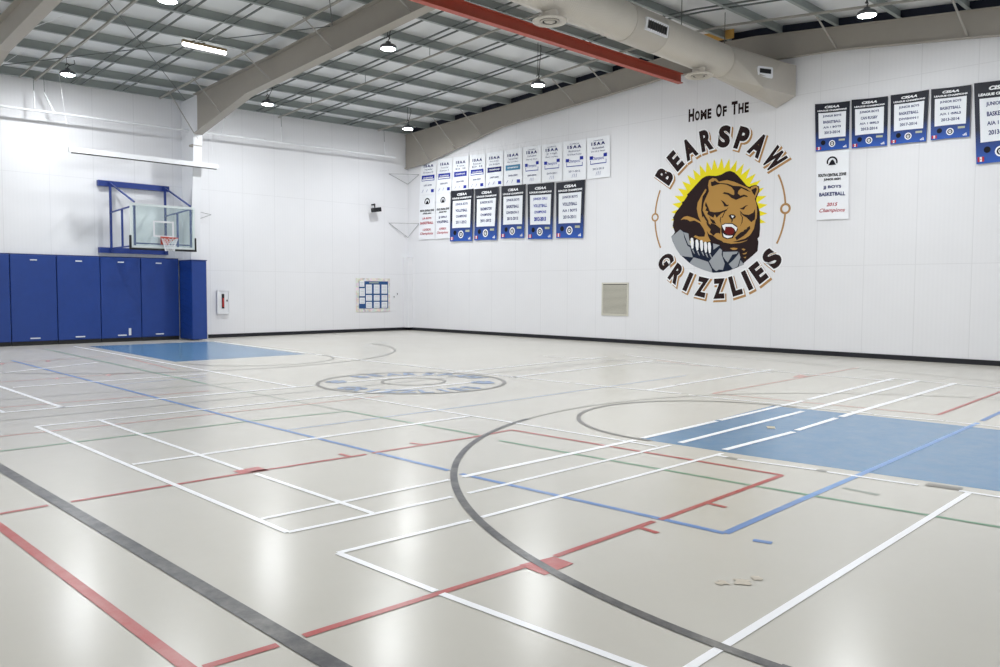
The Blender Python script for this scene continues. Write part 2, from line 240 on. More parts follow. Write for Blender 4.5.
EMBLEM = [('brown',[(-1.501,-0.593),(-1.425,-0.53),(-1.379,-0.465),(-1.46,-0.275),(-1.432,-0.117),(-1.45,-0.01),(-1.465,-0.059),(-1.36,0.121),(-1.149,0.344),(-1.151,0.41),(-1.09,0.431),(-0.972,0.579),(-0.988,0.62),(-0.929,0.654),(-0.709,0.856),(-0.507,1.031),(-0.391,1.084),(-0.276,1.094),(-0.046,1.064),(0.123,1.086),(-0.017,1.061),(0.124,1.091),(0.262,1.152),(0.387,1.165),(0.512,1.11),(0.624,1.012),(0.735,0.89),(0.901,0.702),(0.983,0.663),(1.035,0.691),(1.167,0.704),(1.26,0.659),(1.284,0.56),(1.252,0.465),(1.19,0.323),(1.191,0.262),(1.261,0.098),(1.304,-0.051),(1.316,-0.223),(1.322,-0.495),(1.306,-0.714),(1.255,-0.761),(1.283,-0.86),(1.263,-1.105),(1.107,-1.236),(0.87,-1.416),(0.4,-1.28),(-0.172,-1.061),(-0.765,-0.781),(-1.191,-0.633)]),('navy',[(-1.501,-0.593),(-1.196,-0.395),(-0.92,-0.526),(-0.853,-0.857),(-0.765,-0.781),(-0.235,-0.828),(0.11,-0.917),(0.169,-0.995),(0.199,-1.072),(0.699,-1.088),(0.758,-1.264),(0.87,-1.429),(0.682,-1.538),(0.408,-1.634),(0.128,-1.674),(-0.072,-1.684),(-0.364,-1.611),(-0.661,-1.503),(-0.873,-1.381),(-1.15,-1.163),(-1.339,-0.945),(-1.452,-0.728)]),('rock',[(-1.501,-0.606),(-1.196,-0.395),(-1.088,-0.479),(-1.054,-0.639),(-0.943,-0.88),(-0.852,-0.935),(-0.756,-1.226),(-1.028,-1.193),(-1.166,-1.163),(-1.339,-0.945)]),('rock',[(-1.088,-0.479),(-0.92,-0.526),(-0.887,-0.698),(-0.808,-0.884),(-0.914,-0.854),(-0.992,-0.694)]),('rock',[(-0.726,-1.227),(-0.517,-1.284),(-0.253,-1.368),(-0.133,-1.576),(-0.116,-1.679),(-0.364,-1.611),(-0.661,-1.503),(-0.858,-1.381)]),('rock',[(-0.224,-1.355),(0.112,-0.993),(0.184,-1.046),(0.173,-1.173),(0.277,-1.43),(0.224,-1.607),(0.097,-1.592),(0.012,-1.642),(-0.104,-1.55),(-0.164,-1.447)]),('rock',[(-0.105,-0.845),(0.11,-0.904),(-0.087,-1.025)]),('rock',[(0.214,-1.098),(0.672,-1.099),(0.646,-1.161),(0.509,-1.182),(0.375,-1.394),(0.318,-1.354),(0.217,-1.225)]),('rock',[(0.699,-1.1),(0.758,-1.264),(0.681,-1.513),(0.532,-1.586),(0.404,-1.445),(0.54,-1.334),(0.701,-1.163)]),('rock',[(0.759,-1.339),(0.871,-1.466),(0.709,-1.526)]),('tan',[(-0.266,0.651),(-0.299,0.82),(-0.273,0.958),(-0.159,1.016),(-0.044,0.988),(0.043,0.891),(0.183,0.916),(0.072,0.889),(0.156,0.906),(0.295,0.919),(0.518,0.848),(0.711,0.756),(0.902,0.665),(1.011,0.607),(1.036,0.659),(1.168,0.687),(1.243,0.636),(1.25,0.538),(1.175,0.373),(1.15,0.326),(1.207,0.151),(1.225,-0.046),(1.216,-0.217),(1.19,-0.243),(1.143,-0.486),(1.014,-0.702),(0.937,-0.81),(0.748,-0.865),(0.474,-0.879),(0.165,-0.817),(-0.005,-0.785),(-0.18,-0.65),(-0.39,-0.383),(-0.48,-0.249),(-0.572,-0.089),(-0.602,-0.032),(-0.651,0.179),(-0.625,0.358),(-0.497,0.555),(-0.384,0.725)]),('brown',[(-0.298,0.795),(-0.382,0.622),(-0.467,0.527),(-0.492,0.348),(-0.511,0.118),(-0.469,-0.092),(-0.44,-0.045),(-0.365,-0.153),(-0.246,-0.314),(-0.272,-0.184),(-0.367,-0.05),(-0.458,0.114),(-0.433,0.318),(-0.378,0.443),(-0.266,0.651)]),('brown',[(-0.098,0.848),(-0.041,0.869),(0.157,0.843),(0.326,0.81),(0.493,0.738),(0.713,0.707),(0.904,0.616),(1.026,0.52),(0.905,0.567),(0.741,0.65),(0.655,0.588),(0.635,0.515),(0.719,0.446),(0.826,0.467),(0.908,0.436),(0.949,0.386),(0.828,0.413),(0.693,0.373),(0.585,0.339),(0.446,0.405),(0.333,0.501),(0.164,0.553),(0.219,0.586),(0.359,0.549),(0.499,0.476),(0.532,0.498),(0.524,0.598),(0.439,0.705),(0.299,0.78),(0.13,0.82)]),('brown',[(-0.214,0.915),(-0.143,0.908),(-0.086,0.941),(-0.014,0.884),(0.129,0.828),(-0.041,0.81),(-0.154,0.782),(-0.197,0.799)]),('brown',[(1.038,0.58),(1.169,0.63),(1.21,0.59),(1.172,0.496),(1.148,0.412),(1.093,0.478)]),('brown',[(0.111,0.38),(0.225,0.309),(0.305,0.22),(0.38,0.222),(0.326,0.175),(0.228,0.182),(0.204,0.247)]),('brown',[(0.699,0.1),(0.781,0.107),(0.874,0.162),(0.967,0.168),(0.875,0.125),(0.836,0.053),(0.768,0.063)]),('brown',[(-0.361,0.352),(-0.271,0.179),(-0.225,0.073),(-0.081,0.038),(0.09,0.04),(0.313,0.101),(0.339,0.162),(0.314,0.063),(0.147,-0.002),(-0.006,-0.119),(-0.065,-0.026),(-0.106,-0.113),(-0.193,-0.07),(-0.31,0.002),(-0.283,0.077),(-0.371,0.108),(-0.329,0.182),(-0.388,0.251)]),('brown',[(0.714,0.037),(0.812,-0.069),(0.974,-0.104),(1.106,-0.051),(1.162,0.044),(1.174,-0.141),(1.163,-0.238),(1.059,-0.306),(0.922,-0.175),(0.826,-0.119),(0.743,-0.04)]),('brown',[(0.382,0.159),(0.231,0.031),(0.156,-0.129),(0.116,-0.105),(0.096,-0.205),(0.149,-0.34),(0.124,-0.207),(0.139,-0.106),(0.184,-0.131),(0.259,0.029)]),('brown',[(0.706,0.037),(0.772,-0.116),(0.808,-0.147),(0.795,-0.295),(0.725,-0.415),(0.771,-0.293),(0.781,-0.145),(0.745,-0.114)]),('brown',[(0.36,-0.091),(0.428,-0.052),(0.539,-0.064),(0.595,-0.118),(0.569,-0.178),(0.514,-0.179),(0.483,-0.277),(0.455,-0.276),(0.465,-0.214),(0.417,-0.161),(0.374,-0.095)]),('white',[(0.443,-0.083),(0.545,-0.102),(0.486,-0.161)]),('brown',[(0.149,-0.335),(0.266,-0.29),(0.489,-0.298),(0.628,-0.385),(0.664,-0.487),(0.605,-0.584),(0.512,-0.725),(0.332,-0.743),(0.191,-0.679),(0.148,-0.512)]),('white',[(0.169,-0.348),(0.281,-0.311),(0.49,-0.328),(0.643,-0.436),(0.605,-0.546),(0.548,-0.456),(0.464,-0.402),(0.283,-0.392),(0.257,-0.505),(0.214,-0.439)]),('white',[(0.202,-0.565),(0.288,-0.632),(0.428,-0.651),(0.51,-0.642),(0.484,-0.691),(0.346,-0.718),(0.233,-0.668)]),('mouthred',[(0.283,-0.405),(0.464,-0.414),(0.553,-0.469),(0.545,-0.569),(0.496,-0.617),(0.357,-0.618),(0.244,-0.542)]),('brown',[(-0.188,-0.265),(-0.102,-0.283),(-0.015,-0.326),(0.129,-0.435),(0.118,-0.587),(-0.011,-0.504),(-0.098,-0.462),(-0.186,-0.368)]),('brown',[(-0.239,-0.583),(-0.124,-0.614),(0.022,-0.723),(0.165,-0.779),(0.251,-0.851),(-0.005,-0.816),(-0.179,-0.727),(-0.267,-0.633)]),('brown',[(1.021,-0.406),(0.942,-0.451),(0.929,-0.488),(0.849,-0.508),(0.836,-0.545),(0.755,-0.566),(0.661,-0.637),(0.581,-0.708),(0.637,-0.785),(0.718,-0.739),(0.826,-0.681),(0.932,-0.599),(1.036,-0.481)]),('brown',[(1.118,-0.559),(1.014,-0.677),(0.881,-0.751),(0.665,-0.799),(0.501,-0.83),(0.721,-0.839),(0.936,-0.797),(1.068,-0.692)]),('brown',[(-0.335,-0.219),(-0.188,-0.317),(-0.071,-0.425),(0.044,-0.482),(0.103,-0.561),(-0.011,-0.555),(-0.095,-0.628),(-0.213,-0.52),(-0.185,-0.445),(-0.304,-0.31)]),('brown',[(-0.251,-0.057),(-0.192,-0.137),(-0.076,-0.195),(-0.017,-0.3),(-0.132,-0.269),(-0.191,-0.189)]),('tan',[(-1.186,-0.118),(-1.081,-0.032),(-0.96,-0.014),(-0.809,-0.062),(-0.719,-0.093),(-0.481,-0.224),(-0.331,-0.412),(-0.268,-0.621),(-0.178,-0.778),(-0.323,-0.798),(-0.41,-0.795),(-0.738,-0.626),(-0.68,-0.589),(-0.56,-0.634),(-0.384,-0.641),(-0.357,-0.539),(-0.418,-0.408),(-0.539,-0.246),(-0.718,-0.158),(-0.867,-0.176),(-0.958,-0.118),(-1.08,-0.098)]),('tan',[(0.427,-0.999),(0.546,-0.988),(0.67,-1.007),(0.63,-1.048),(0.52,-1.052)]),('tan',[(0.785,-1.035),(0.847,-1.023),(0.91,-1.049),(0.862,-1.083)]),('tan',[(0.81,-1.166),(0.904,-1.144),(0.957,-1.115),(0.932,-1.174),(0.864,-1.187)]),('tan',[(0.853,-1.267),(0.941,-1.249),(0.907,-1.298)]),('white',[(-0.839,-0.679),(-0.798,-0.65),(-0.755,-0.672),(-0.729,-0.783),(-0.737,-0.96),(-0.791,-0.984),(-0.829,-0.857)]),('rock',[(-0.784,-1.003),(-0.743,-0.991),(-0.683,-1.129),(-0.729,-1.096)]),('white',[(-0.674,-0.738),(-0.633,-0.709),(-0.591,-0.731),(-0.565,-0.841),(-0.573,-1.017),(-0.626,-1.042),(-0.664,-0.916)]),('rock',[(-0.619,-1.06),(-0.578,-1.048),(-0.519,-1.185),(-0.564,-1.153)]),('white',[(-0.525,-0.757),(-0.485,-0.728),(-0.443,-0.75),(-0.418,-0.859),(-0.426,-1.035),(-0.478,-1.059),(-0.516,-0.934)]),('rock',[(-0.472,-1.078),(-0.431,-1.066),(-0.372,-1.202),(-0.417,-1.17)]),('white',[(-0.392,-0.814),(-0.352,-0.784),(-0.311,-0.807),(-0.285,-0.916),(-0.293,-1.091),(-0.345,-1.115),(-0.383,-0.99)]),('rock',[(-0.339,-1.133),(-0.298,-1.122),(-0.24,-1.257),(-0.285,-1.225)]),('white',[(-0.267,-0.832),(-0.227,-0.802),(-0.186,-0.824),(-0.161,-0.933),(-0.168,-1.107),(-0.22,-1.131),(-0.257,-1.007)]),('rock',[(-0.214,-1.15),(-0.174,-1.138),(-0.116,-1.273),(-0.16,-1.241)])]
# ------------------------------------------------------------------ the room shell
XR, YL = 20.95, 26.15 
K = 1.0146                       # scale about the eye for what hangs on the long wall
def kz(z): return CAMH+(z-CAMH)*K
           # long banner wall, hoop wall
XB, YB = -2.4, -1.5              # the two walls behind the camera
def T(X, Y):                     # underside of the purlins (top of the rafters)
    pts = [(-2, 7.30), (4.85, 7.95), (10.76, 8.55), (12.4, 8.63), (15.0, 8.52), (20.3, 8.19), (26.3, 7.88)]
    for (a, za), (b, zb) in zip(pts, pts[1:]):
        if Y <= b or b == 26.3: z = za+(zb-za)*(Y-a)/(b-a); break
    return kz(z)-.024*(20.8-X)
PD = .24                         # purlin depth
M_wallR = panel_wall('liner_panel_right', '#e9e9ec', 'Y', 1.22, .47, (2.35, 6.9))
M_wallL = panel_wall('liner_panel_left', '#e9e9ec', 'X', 1.22, .2, (2.3, 5.0))
M_upper = mat('vinyl_facing', '#c9c4bb', .6, noise=.03)
M_white = mat('white_paint', '#e6e7ea', .45, noise=.02)
M_base = mat('black_rubber_base', '#0b0c18', .5)
M_rafter = mat('rafter_paint', '#a29c93', .5, noise=.05, scale=3)
M_purlin = mat('galvanised_purlin', '#969d9b', .5, noise=.12, scale=1.5)
M_insul = mat('white_insulation', '#e2e4e6', .7, noise=.04, scale=2, bump=.3, bscale=3)
M_dark = mat('dark_gap', '#1b2233', .8)  # colour carries the darkness of the gap over the end wall
M_black = mat('black_steel', '#0d0e12', .5)
M_red = mat('red_primer_steel', '#b4513f', .5, noise=.08, scale=3)
M_duct = mat('duct_metal', '#c3bdb3', .42, noise=.05, scale=4)
M_duct2 = mat('duct_plain', '#b7b1a8', .45, noise=.04, scale=3)
M_blue = mat('blue_vinyl', '#143a86', .45, noise=.12, scale=5, bump=.15, bscale=7)
M_bluesteel = mat('blue_steel', '#1b357e', .4)

fl = MB().box((XB-.1, YB-.1, -.1), (XR+.1, YL+.1, 0)).build('floor', floor_mat()); tag(fl, kind='structure')
def wall_poly(name, pts, fn, m):
    o = MB().prism(pts, fn, 0, .12).build(name, m); return tag(o, kind='structure')
# banner wall: follows the roof line
ys = [YB, 4.85, 10.76, 12.4, 15.0, 20.3, YL]
wr = wall_poly('wall_right', [(YB, -.05), (YL+.12, -.05)]+[(y, T(20.9, y)) for y in reversed(ys)], lambda a, b, d: (XR+d, a, b), M_wallR)
wb = wall_poly('wall_back', [(YB-.12, -.05), (YL+.12, -.05)]+[(y, T(XB, y)) for y in reversed(ys)], lambda a, b, d: (XB-d, a, b), M_white)
wl = wall_poly('wall_left', [(XB, -.05), (XR+.12, -.05), (XR+.12, T(20.9, YL)+PD), (XB, T(XB, YL)+PD)], lambda a, b, d: (a, YL+d, b), M_wallL)
wn = wall_poly('wall_near', [(XB, -.05), (XR+.12, -.05), (XR+.12, T(20.9, YB)+.2), (XB, T(XB, YB)+.2)], lambda a, b, d: (a, YB-d, b), M_white)
# dark strip: the gap's darkness as colour, above the end wall between purlins
cl = MB().prism([(y, T(20.9, y)) for y in ys]+[(y, T(20.9, y)+PD+.02) for y in reversed(ys)], lambda a, b, d: (XR-.02+d, a, b), 0, .1).build('dark_gap_strip', M_dark, wr)
# base trim
b = MB().box((XR-.02, YB, 0), (XR, YL, .12)).build('baseboard_right', M_base); tag(b, kind='structure')
b = MB().box((12.3, YL-.02, 0), (XR-.02, YL, .12)).build('baseboard_left', M_base); tag(b, kind='structure')
# boxed post in the corner
b = MB().box((XR-.25, YL-.3, .12), (XR, YL, 3.0)).build('trim_1', M_wallL); tag(b, kind='structure')

# ------------------------------------------------------------------ ceiling: deck, purlins, bridging
ce = MB()
zs = [YB-.1]+ys[1:-1]+[YL+.1]
vs = []
for y in zs:
    for x in (XB-.1, XR+.1): vs.append((x, y, T(x, y)+PD))
for y in zs:
    for x in (XB-.1, XR+.1): vs.append((x, y, T(x, y)+PD+.08))
n = len(zs)
fs = []
for i in range(n-1):
    fs += [(2*i, 2*i+2, 2*i+3, 2*i+1), (2*n+2*i, 2*n+2*i+1, 2*n+2*i+3, 2*n+2*i+2)]
fs += [(0, 1, 2*n+1, 2*n), (2*n-2, 4*n-2, 4*n-1, 2*n-1)]
for i in range(n-1):
    fs += [(2*i, 2*n+2*i, 2*n+2*i+2, 2*i+2), (2*i+1, 2*i+3, 2*n+2*i+3, 2*n+2*i+1)]
ceil = ce.add(vs, fs).build('ceiling', M_insul); tag(ceil, kind='structure')
PY = [25.95, 24.75, 23.25, 21.75, 20.25, 18.75, 17.25, 15.75, 14.2, 12.85, 11.6, 10.1, 8.6, 7.1, 5.6, 4.1, 2.6, 1.1, -.6]
for y in PY:                      # zed purlins, one continuous run each
    a = (XB, XR)
    m = MB()
    for x0, x1 in ((XB, 5.3), (5.3, 11.6), (11.6, XR-.02)):
        z0, z1 = T(x0, y), T(x1, y)
        m.bar((x0, y, z0+PD/2), (x1, y, z1+PD/2), .012, PD-.004)
        m.bar((x0, y-.04, z0+.008), (x1, y-.04, z1+.008), .085, .012)
        m.bar((x0, y+.04, z0+PD-.012), (x1, y+.04, z1+PD-.012), .085, .012)
    m.build('purlin', M_purlin, ceil)
def run(x, dz, wd, h, name, m_, y0=25.9, y1=-1):
    """a strut running up and over the roof just under the purlins"""
    m = MB(); stops = [y for y in ys if min(y0, y1) < y < max(y0, y1)]; seq = [y0]+sorted(stops, reverse=True)+[y1]
    for a, b in zip(seq, seq[1:]):
        m.bar((x, a, T(x, a)+dz), (x, b, T(x, b)+dz), wd, h)
    return m.build(name, m_, ceil)
M_angle = mat('angle_steel', '#9d9a93', .5)
M_strap = mat('bridging_steel', '#5d6362', .5)
for x in (1.5, 3.2, 8.25, 9.45, 13.0, 14.2, 16.0, 17.8):   # pairs of bridging angles
    for dx in (-.14, .14):
        run(x+dx, PD*.12, .035, .035, 'bridging_strut', M_strap)
for x in (7.15, 10.7, 12.5, 19.25):                   # light bracing angles beside the rafters
    run(x, -.03, .05, .05, 'bracing_angle', M_angle)
run(6.75, -.02, .035, .035, 'bracing_angle', M_angle)
# slack cross rods under the deck
for (a, b) in (((5.6, 25.6), (11.4, 17.3)), ((11.4, 25.6), (5.6, 17.3)), ((5.6, 17.2), (11.4, 9.0)), ((11.4, 17.2), (5.6, 9.0))):
    MB().tube((a[0], a[1], T(*a)-.05), (b[0], b[1], T(*b)-.05), .012, 6).build('cross_rod', M_strap, ceil)

# ------------------------------------------------------------------ rafters
def rafter(name, x, bottoms, label, fw=.28, col=None, braces=(), bside=1, toph=0, w_col=None):
    r = root(name, (x, 13, 0), label, 'steel beam')
    m = MB(); wt = .02
    Y = [p[0] for p in bottoms]
    def zb(y):
        for (a, za), (b, zb_) in zip(bottoms, bottoms[1:]):
            if b <= y <= a: return za+(zb_-za)*(a-y)/(a-b)
        return bottoms[-1][1]
    yy = sorted(set(Y+[y for y in ys if Y[-1] < y < Y[0]]), reverse=True)
    for a, b in zip(yy, yy[1:]):
        m.add([(x-wt/2, a, zb(a)), (x+wt/2, a, zb(a)), (x+wt/2, b, zb(b)), (x-wt/2, b, zb(b)),
               (x-wt/2, a, T(x, a)-.002), (x+wt/2, a, T(x, a)-.002), (x+wt/2, b, T(x, b)-.002), (x-wt/2, b, T(x, b)-.002)],
              [(0,3,2,1),(4,5,6,7),(0,1,5,4),(1,2,6,5),(2,3,7,6),(3,0,4,7)])
    m.build('web', M_rafter, r)
    m = MB()
    for a, b in zip(yy, yy[1:]): m.bar((x, a, zb(a)), (x, b, zb(b)), fw, .025)
    m.build('bottom_flange', M_rafter, r)
    m = MB()
    for a, b in zip(yy, yy[1:]): m.bar((x, a, T(x, a)-.014), (x, b, T(x, b)-.014), fw, .02)
    m.build('top_flange', M_rafter, r)
    for y, dx in braces:
        MB().bar((x+dx, y, T(x, y)-.03), (x, y-.02, zb(y)+.03), .045, .012).build('flange_brace', M_angle if dx < 0 else M_white, r)
    return r, zb
for_w = [(26.1, 6.56), (24.95, 6.62), (20.6, 7.47), (13.68, 7.97), (12.4, 7.95), (8.47, 7.74), (4.83, 7.33), (-1.3, 6.6)]
for_w = [(y, kz(z)) for y, z in for_w]
rw, zbw = rafter('steel_rafter', 20.8, for_w, 'grey steel rafter lying flat against the banner wall above the banners', fw=.14,
                 braces=[(y, -1.15) for y in (24.6, 23.1, 21.6, 17.2, 15.7, 8.6, 5.6, 2.6)])
r2b = [(24.96, 6.58), (21.56, 7.27), (16.89, 7.58), (13.0, 7.84), (12.4, 7.84), (5, 7.2), (-1.2, 6.4)]
r2, zb2 = rafter('steel_rafter', 11.5, r2b, 'tapered steel rafter rising from the column behind the blue padded post',
                 braces=[(y, -.9) for y in (25.0, 23.3, 20.3, 17.25, 14.2, 8.6)])
# its column on the hoop wall, deeper at the knee
m = MB()
m.prism([(25.5, .02), (YL, .02), (YL, T(11.5, YL)-.01), (24.96, T(11.5, 24.96)-.01), (24.96, 6.58)], lambda a, b, d: (11.5+d, a, b), -.012, .012)
m.build('column_web', M_white, r2)
m = MB(); m.bar((11.5, 25.5, .02), (11.5, 24.96, 6.6), .02, .28, up=(1, 0, 0)).build('column_flange', M_white, r2)
MB().box((11.36, 24.98, 6.2), (11.64, 25.3, 6.26)).build('knee_plate', M_rafter, r2)
r3b = [(25.1, 6.5), (21.56, 7.2), (16.89, 7.5), (13.0, 7.76), (12.4, 7.76), (5, 7.1), (-1.2, 6.4)]
r3, zb3 = rafter('steel_rafter', 5.3, r3b, 'steel rafter mostly cut off at the upper corner above the blue wall pads',
                 braces=[(y, .9) for y in (23.2, 20.3)])
MB().prism([(25.62, .02), (YL, .02), (YL, T(5.3, YL)-.01), (25.1, T(5.3, 25.1)-.01), (25.1, 6.5)], lambda a, b, d: (5.3+d, a, b), -.012, .012).build('column_web', M_rafter, r3)
MB().bar((5.3, 25.62, .02), (5.3, 25.1, 6.5), .02, .28, up=(1, 0, 0)).build('column_flange', M_white, r3)

# ------------------------------------------------------------------ red beam and air duct
r = root('red_beam', (12, 12.85, 7.6), 'rust red steel I-beam crossing under the roof to the banner wall', 'steel beam')
A0, A1 = Vector((XB+.01, 12.85, 7.45)), Vector((20.62, 13.04, 7.88))
MB().bar(A0, A1, .02, .26).build('web', M_red, r)
for s_, nm in ((-.13, 'bottom_flange'), (.13, 'top_flange')):
    MB().bar(A0+Vector((0, 0, s_)), A1+Vector((0, 0, s_)), .17, .02).build(nm, M_red, r)
for x in (11.6,):
    z = 7.45+(x-XB)*.015
    MB().box((x-.14, 12.75, z+.14), (x+.14, 12.95, z+.24)).build('hanger_plate', M_red, r)

def spiral_mat():
    m = mat('spiral_duct', '#c4beb4', .4, noise=.04, scale=3); nt = m.node_tree; N = nt.nodes; L = nt.links
    tc = N.new('ShaderNodeTexCoord'); sp = N.new('ShaderNodeSeparateXYZ'); L.new(tc.outputs['Object'], sp.inputs[0])
    a = N.new('ShaderNodeMath'); a.operation = 'MULTIPLY'; a.inputs[1].default_value = 2*PI/.12; L.new(sp.outputs['X'], a.inputs[0])
    s = N.new('ShaderNodeMath'); s.operation = 'SINE'; L.new(a.outputs[0], s.inputs[0])
    p = N.new('ShaderNodeMath'); p.operation = 'POWER'; p.inputs[1].default_value = 4
    ab = N.new('ShaderNodeMath'); ab.operation = 'ABSOLUTE'; L.new(s.outputs[0], ab.inputs[0]); L.new(ab.outputs[0], p.inputs[0])
    bp = N.new('ShaderNodeBump'); bp.inputs['Strength'].default_value = .4; bp.inputs['Distance'].default_value = .01
    L.new(p.outputs[0], bp.inputs['Height']); L.new(bp.outputs['Normal'], N['Principled BSDF'].inputs['Normal'])
    return m
M_spiral = spiral_mat()
DY, DZ, DR = 10.7, 7.56, .413
d = root('air_duct', (12, DY, DZ), 'large round spiral air duct running under the roof to the banner wall', 'air duct')
for a, b, mm, rr in ((XB+.01, 14.55, M_spiral, DR), (14.55, 15.75, M_duct2, DR+.006), (15.75, 18.75, M_spiral, DR)):
    MB().tube((a, DY, DZ), (b, DY, DZ), rr, 40, mi=0).build('duct_section', mm, d)
for x in (14.55, 15.75, 18.74):
    MB().tube((x-.015, DY, DZ), (x+.015, DY, DZ), DR+.012, 40).build('joint_ring', M_duct2, d)
# the end turns into a faceted plenum on the wall
bm = bmesh.new()
pts = [(18.75, DY+DR*math.cos(t), DZ+DR*math.sin(t)) for t in [2*PI*i/20 for i in range(20)]]
pts += [(19.02, 9.66, 6.77), (20.55, 9.52, 6.79), (20.55, 9.52, 7.58), (19.9, 9.6, 7.56), (20.55, 10.03, 6.56), (20.55, 10.6, 6.9), (20.2, 10.5, 7.74), (20.55, 11.0, 7.5), (19.3, 10.0, 6.72)]
pts = pts[:20]+[(x*K+(.02 if x > 20 else 0), y*K, kz(z)) for x, y, z in pts[20:]]
for q in pts: bm.verts.new(Vector(q)-Vector((12, DY, DZ)))
res = bmesh.ops.convex_hull(bm, input=bm.verts)
bmesh.ops.delete(bm, geom=[v for v in bm.verts if not v.link_faces], context='VERTS')
bmesh.ops.recalc_face_normals(bm, faces=bm.faces)
me = bpy.data.meshes.new('end_plenum'); bm.to_mesh(me); bm.free(); me.materials.append(M_duct2)
o = bpy.data.objects.new('end_plenum', me); C.objects.link(o); o.parent = d
M_grey = mat('grey_grille', '#4a4744', .6)
def side_grille_at(c, dv, wl_, ht):
    al = Vector((0, 0, 1)).cross(dv).normalized(); up = Vector((0, 0, 1)); f = MB()
    for s_ in (-1, 1):
        f.bar(c+up*s_*ht/2-al*wl_/2, c+up*s_*ht/2+al*wl_/2, .04, .05, up=dv); f.bar(c+al*s_*wl_/2-up*ht/2, c+al*s_*wl_/2+up*ht/2, .04, .05, up=dv)
    g = f.build('register_frame', M_white, d)
    MB().bar(c-al*wl_/2, c+al*wl_/2, ht, .02, up=dv).build('backing', M_white, g)
    MB().bar(c-al*wl_*.4+up*.03+dv*.02, c+al*wl_*.4+up*.03+dv*.02, ht*.45, .02, up=dv).build('grille', M_black, g)
def side_grille(x, z_ang, wlen):
    # register on the lower camera side of the duct: direction from axis
    dv = Vector((0, -math.cos(z_ang), -math.sin(z_ang))); up = Vector((0, -math.sin(z_ang), math.cos(z_ang)))
    c = Vector((x, DY, DZ))+dv*(DR+.015)
    f = MB()
    for s_ in (-1, 1):
        f.bar(c+up*s_*.11+Vector((-wlen/2, 0, 0)), c+up*s_*.11+Vector((wlen/2, 0, 0)), .05, .05, up=dv)
        f.bar(c+Vector((s_*wlen/2, 0, 0))-up*.13, c+Vector((s_*wlen/2, 0, 0))+up*.13, .05, .05, up=dv)
    g = f.build('register_frame', M_white, d)
    q = MB(); q.bar(c-Vector((wlen/2, 0, 0)), c+Vector((wlen/2, 0, 0)), .2, .03, up=dv); q.build('grille', M_black, g)
    q = MB()
    for i in range(9):
        xx = x-wlen/2+wlen*(i+.5)/9; e = Vector((xx, c.y, c.z))+dv*.02
        q.bar(e-up*.1, e+up*.1, .012, .02, up=dv)
    q.build('slat', M_grey, g)
side_grille(15.25, .15, .8)
side_grille_at(Vector((19.5, 9.85, 7.26)), Vector((-.42, -.9, 0)).normalized(), .42, .24)
for x in (12.15, 17.75):      # round ceiling diffusers hanging from the duct
    c = (x, DY, 6.98)
    f = MB().lathe(c, [(.17, .28), (.17, .03), (.24, .0), (.31, -.01), (.345, .0), (.345, .03), (.24, .05), (.19, .08)]).build('diffuser', M_duct, d)
    MB().lathe(c, [(.0, -.015), (.08, -.015), (.11, .0), (.11, .01), (.0, .012)]).build('diffuser_cone', M_duct2, f)
    MB().lathe(c, [(.15, -.005), (.19, .0), (.19, .012), (.15, .01)]).build('diffuser_ring', M_duct2, f)
    MB().lathe(c, [(.0, .02), (.25, .02)]).build('throat', M_grey, f)
for x in (10.2, 13.5, 16.6, 18.6):      # hanger rods
    MB().tube((x, DY-.2, DZ+.34), (x, DY-.2, T(x, DY)+.1), .012, 6).build('hanger_rod', M_strap, d)
bx = MB().prism([(13.2, 8.60), (13.2, 8.83), (12.4, 8.86), (11.3, 8.80), (11.3, 8.56), (12.4, 8.62)], lambda a, b, e: (20.5+e, a, kz(b)), 0, .03).build('plywood_panel', mat('yellow_plywood', '#c79a4e', .6, noise=.1))
tag(bx, 'yellow plywood panel above the air duct by the banner wall', 'panel')

# ------------------------------------------------------------------ lamps
LENS_R = .17
L_rad = LAMP_W/(PI*PI*LENS_R**2)
M_lens = emit('lamp_lens', (.95, .98, 1.0), L_rad)
M_house = mat('lamp_housing', '#55585c', .4)
lampspots = [
 ((7.55, 24.4), 'round lamp hanging close over the blue wall pads'), ((13.2, 23.6), 'round lamp hanging beside the knee of the padded column'),
 ((18.75, 23.4), 'round lamp hanging in the corner between hoop wall and banner wall'),
 ((7.1, 16.7), 'round lamp half cut off above the fluorescent tube'),
 ((12.25, 16.05), 'round lamp hanging beside the middle rafter'), ((17.4, 15.75), 'round lamp between the red beam and the small white banners'),
 ((17.9, 6.75), 'round lamp hanging above the large blue banners')]
hidden = [(1.5, 24.2), (1.5, 16.5), (1.5, 6.8), (7.1, 6.8), (12.25, 6.8), (7.1, .3), (12.25, .3)]
LZ = 7.43; LK = (7.43-CAMH)/(7.58-CAMH)
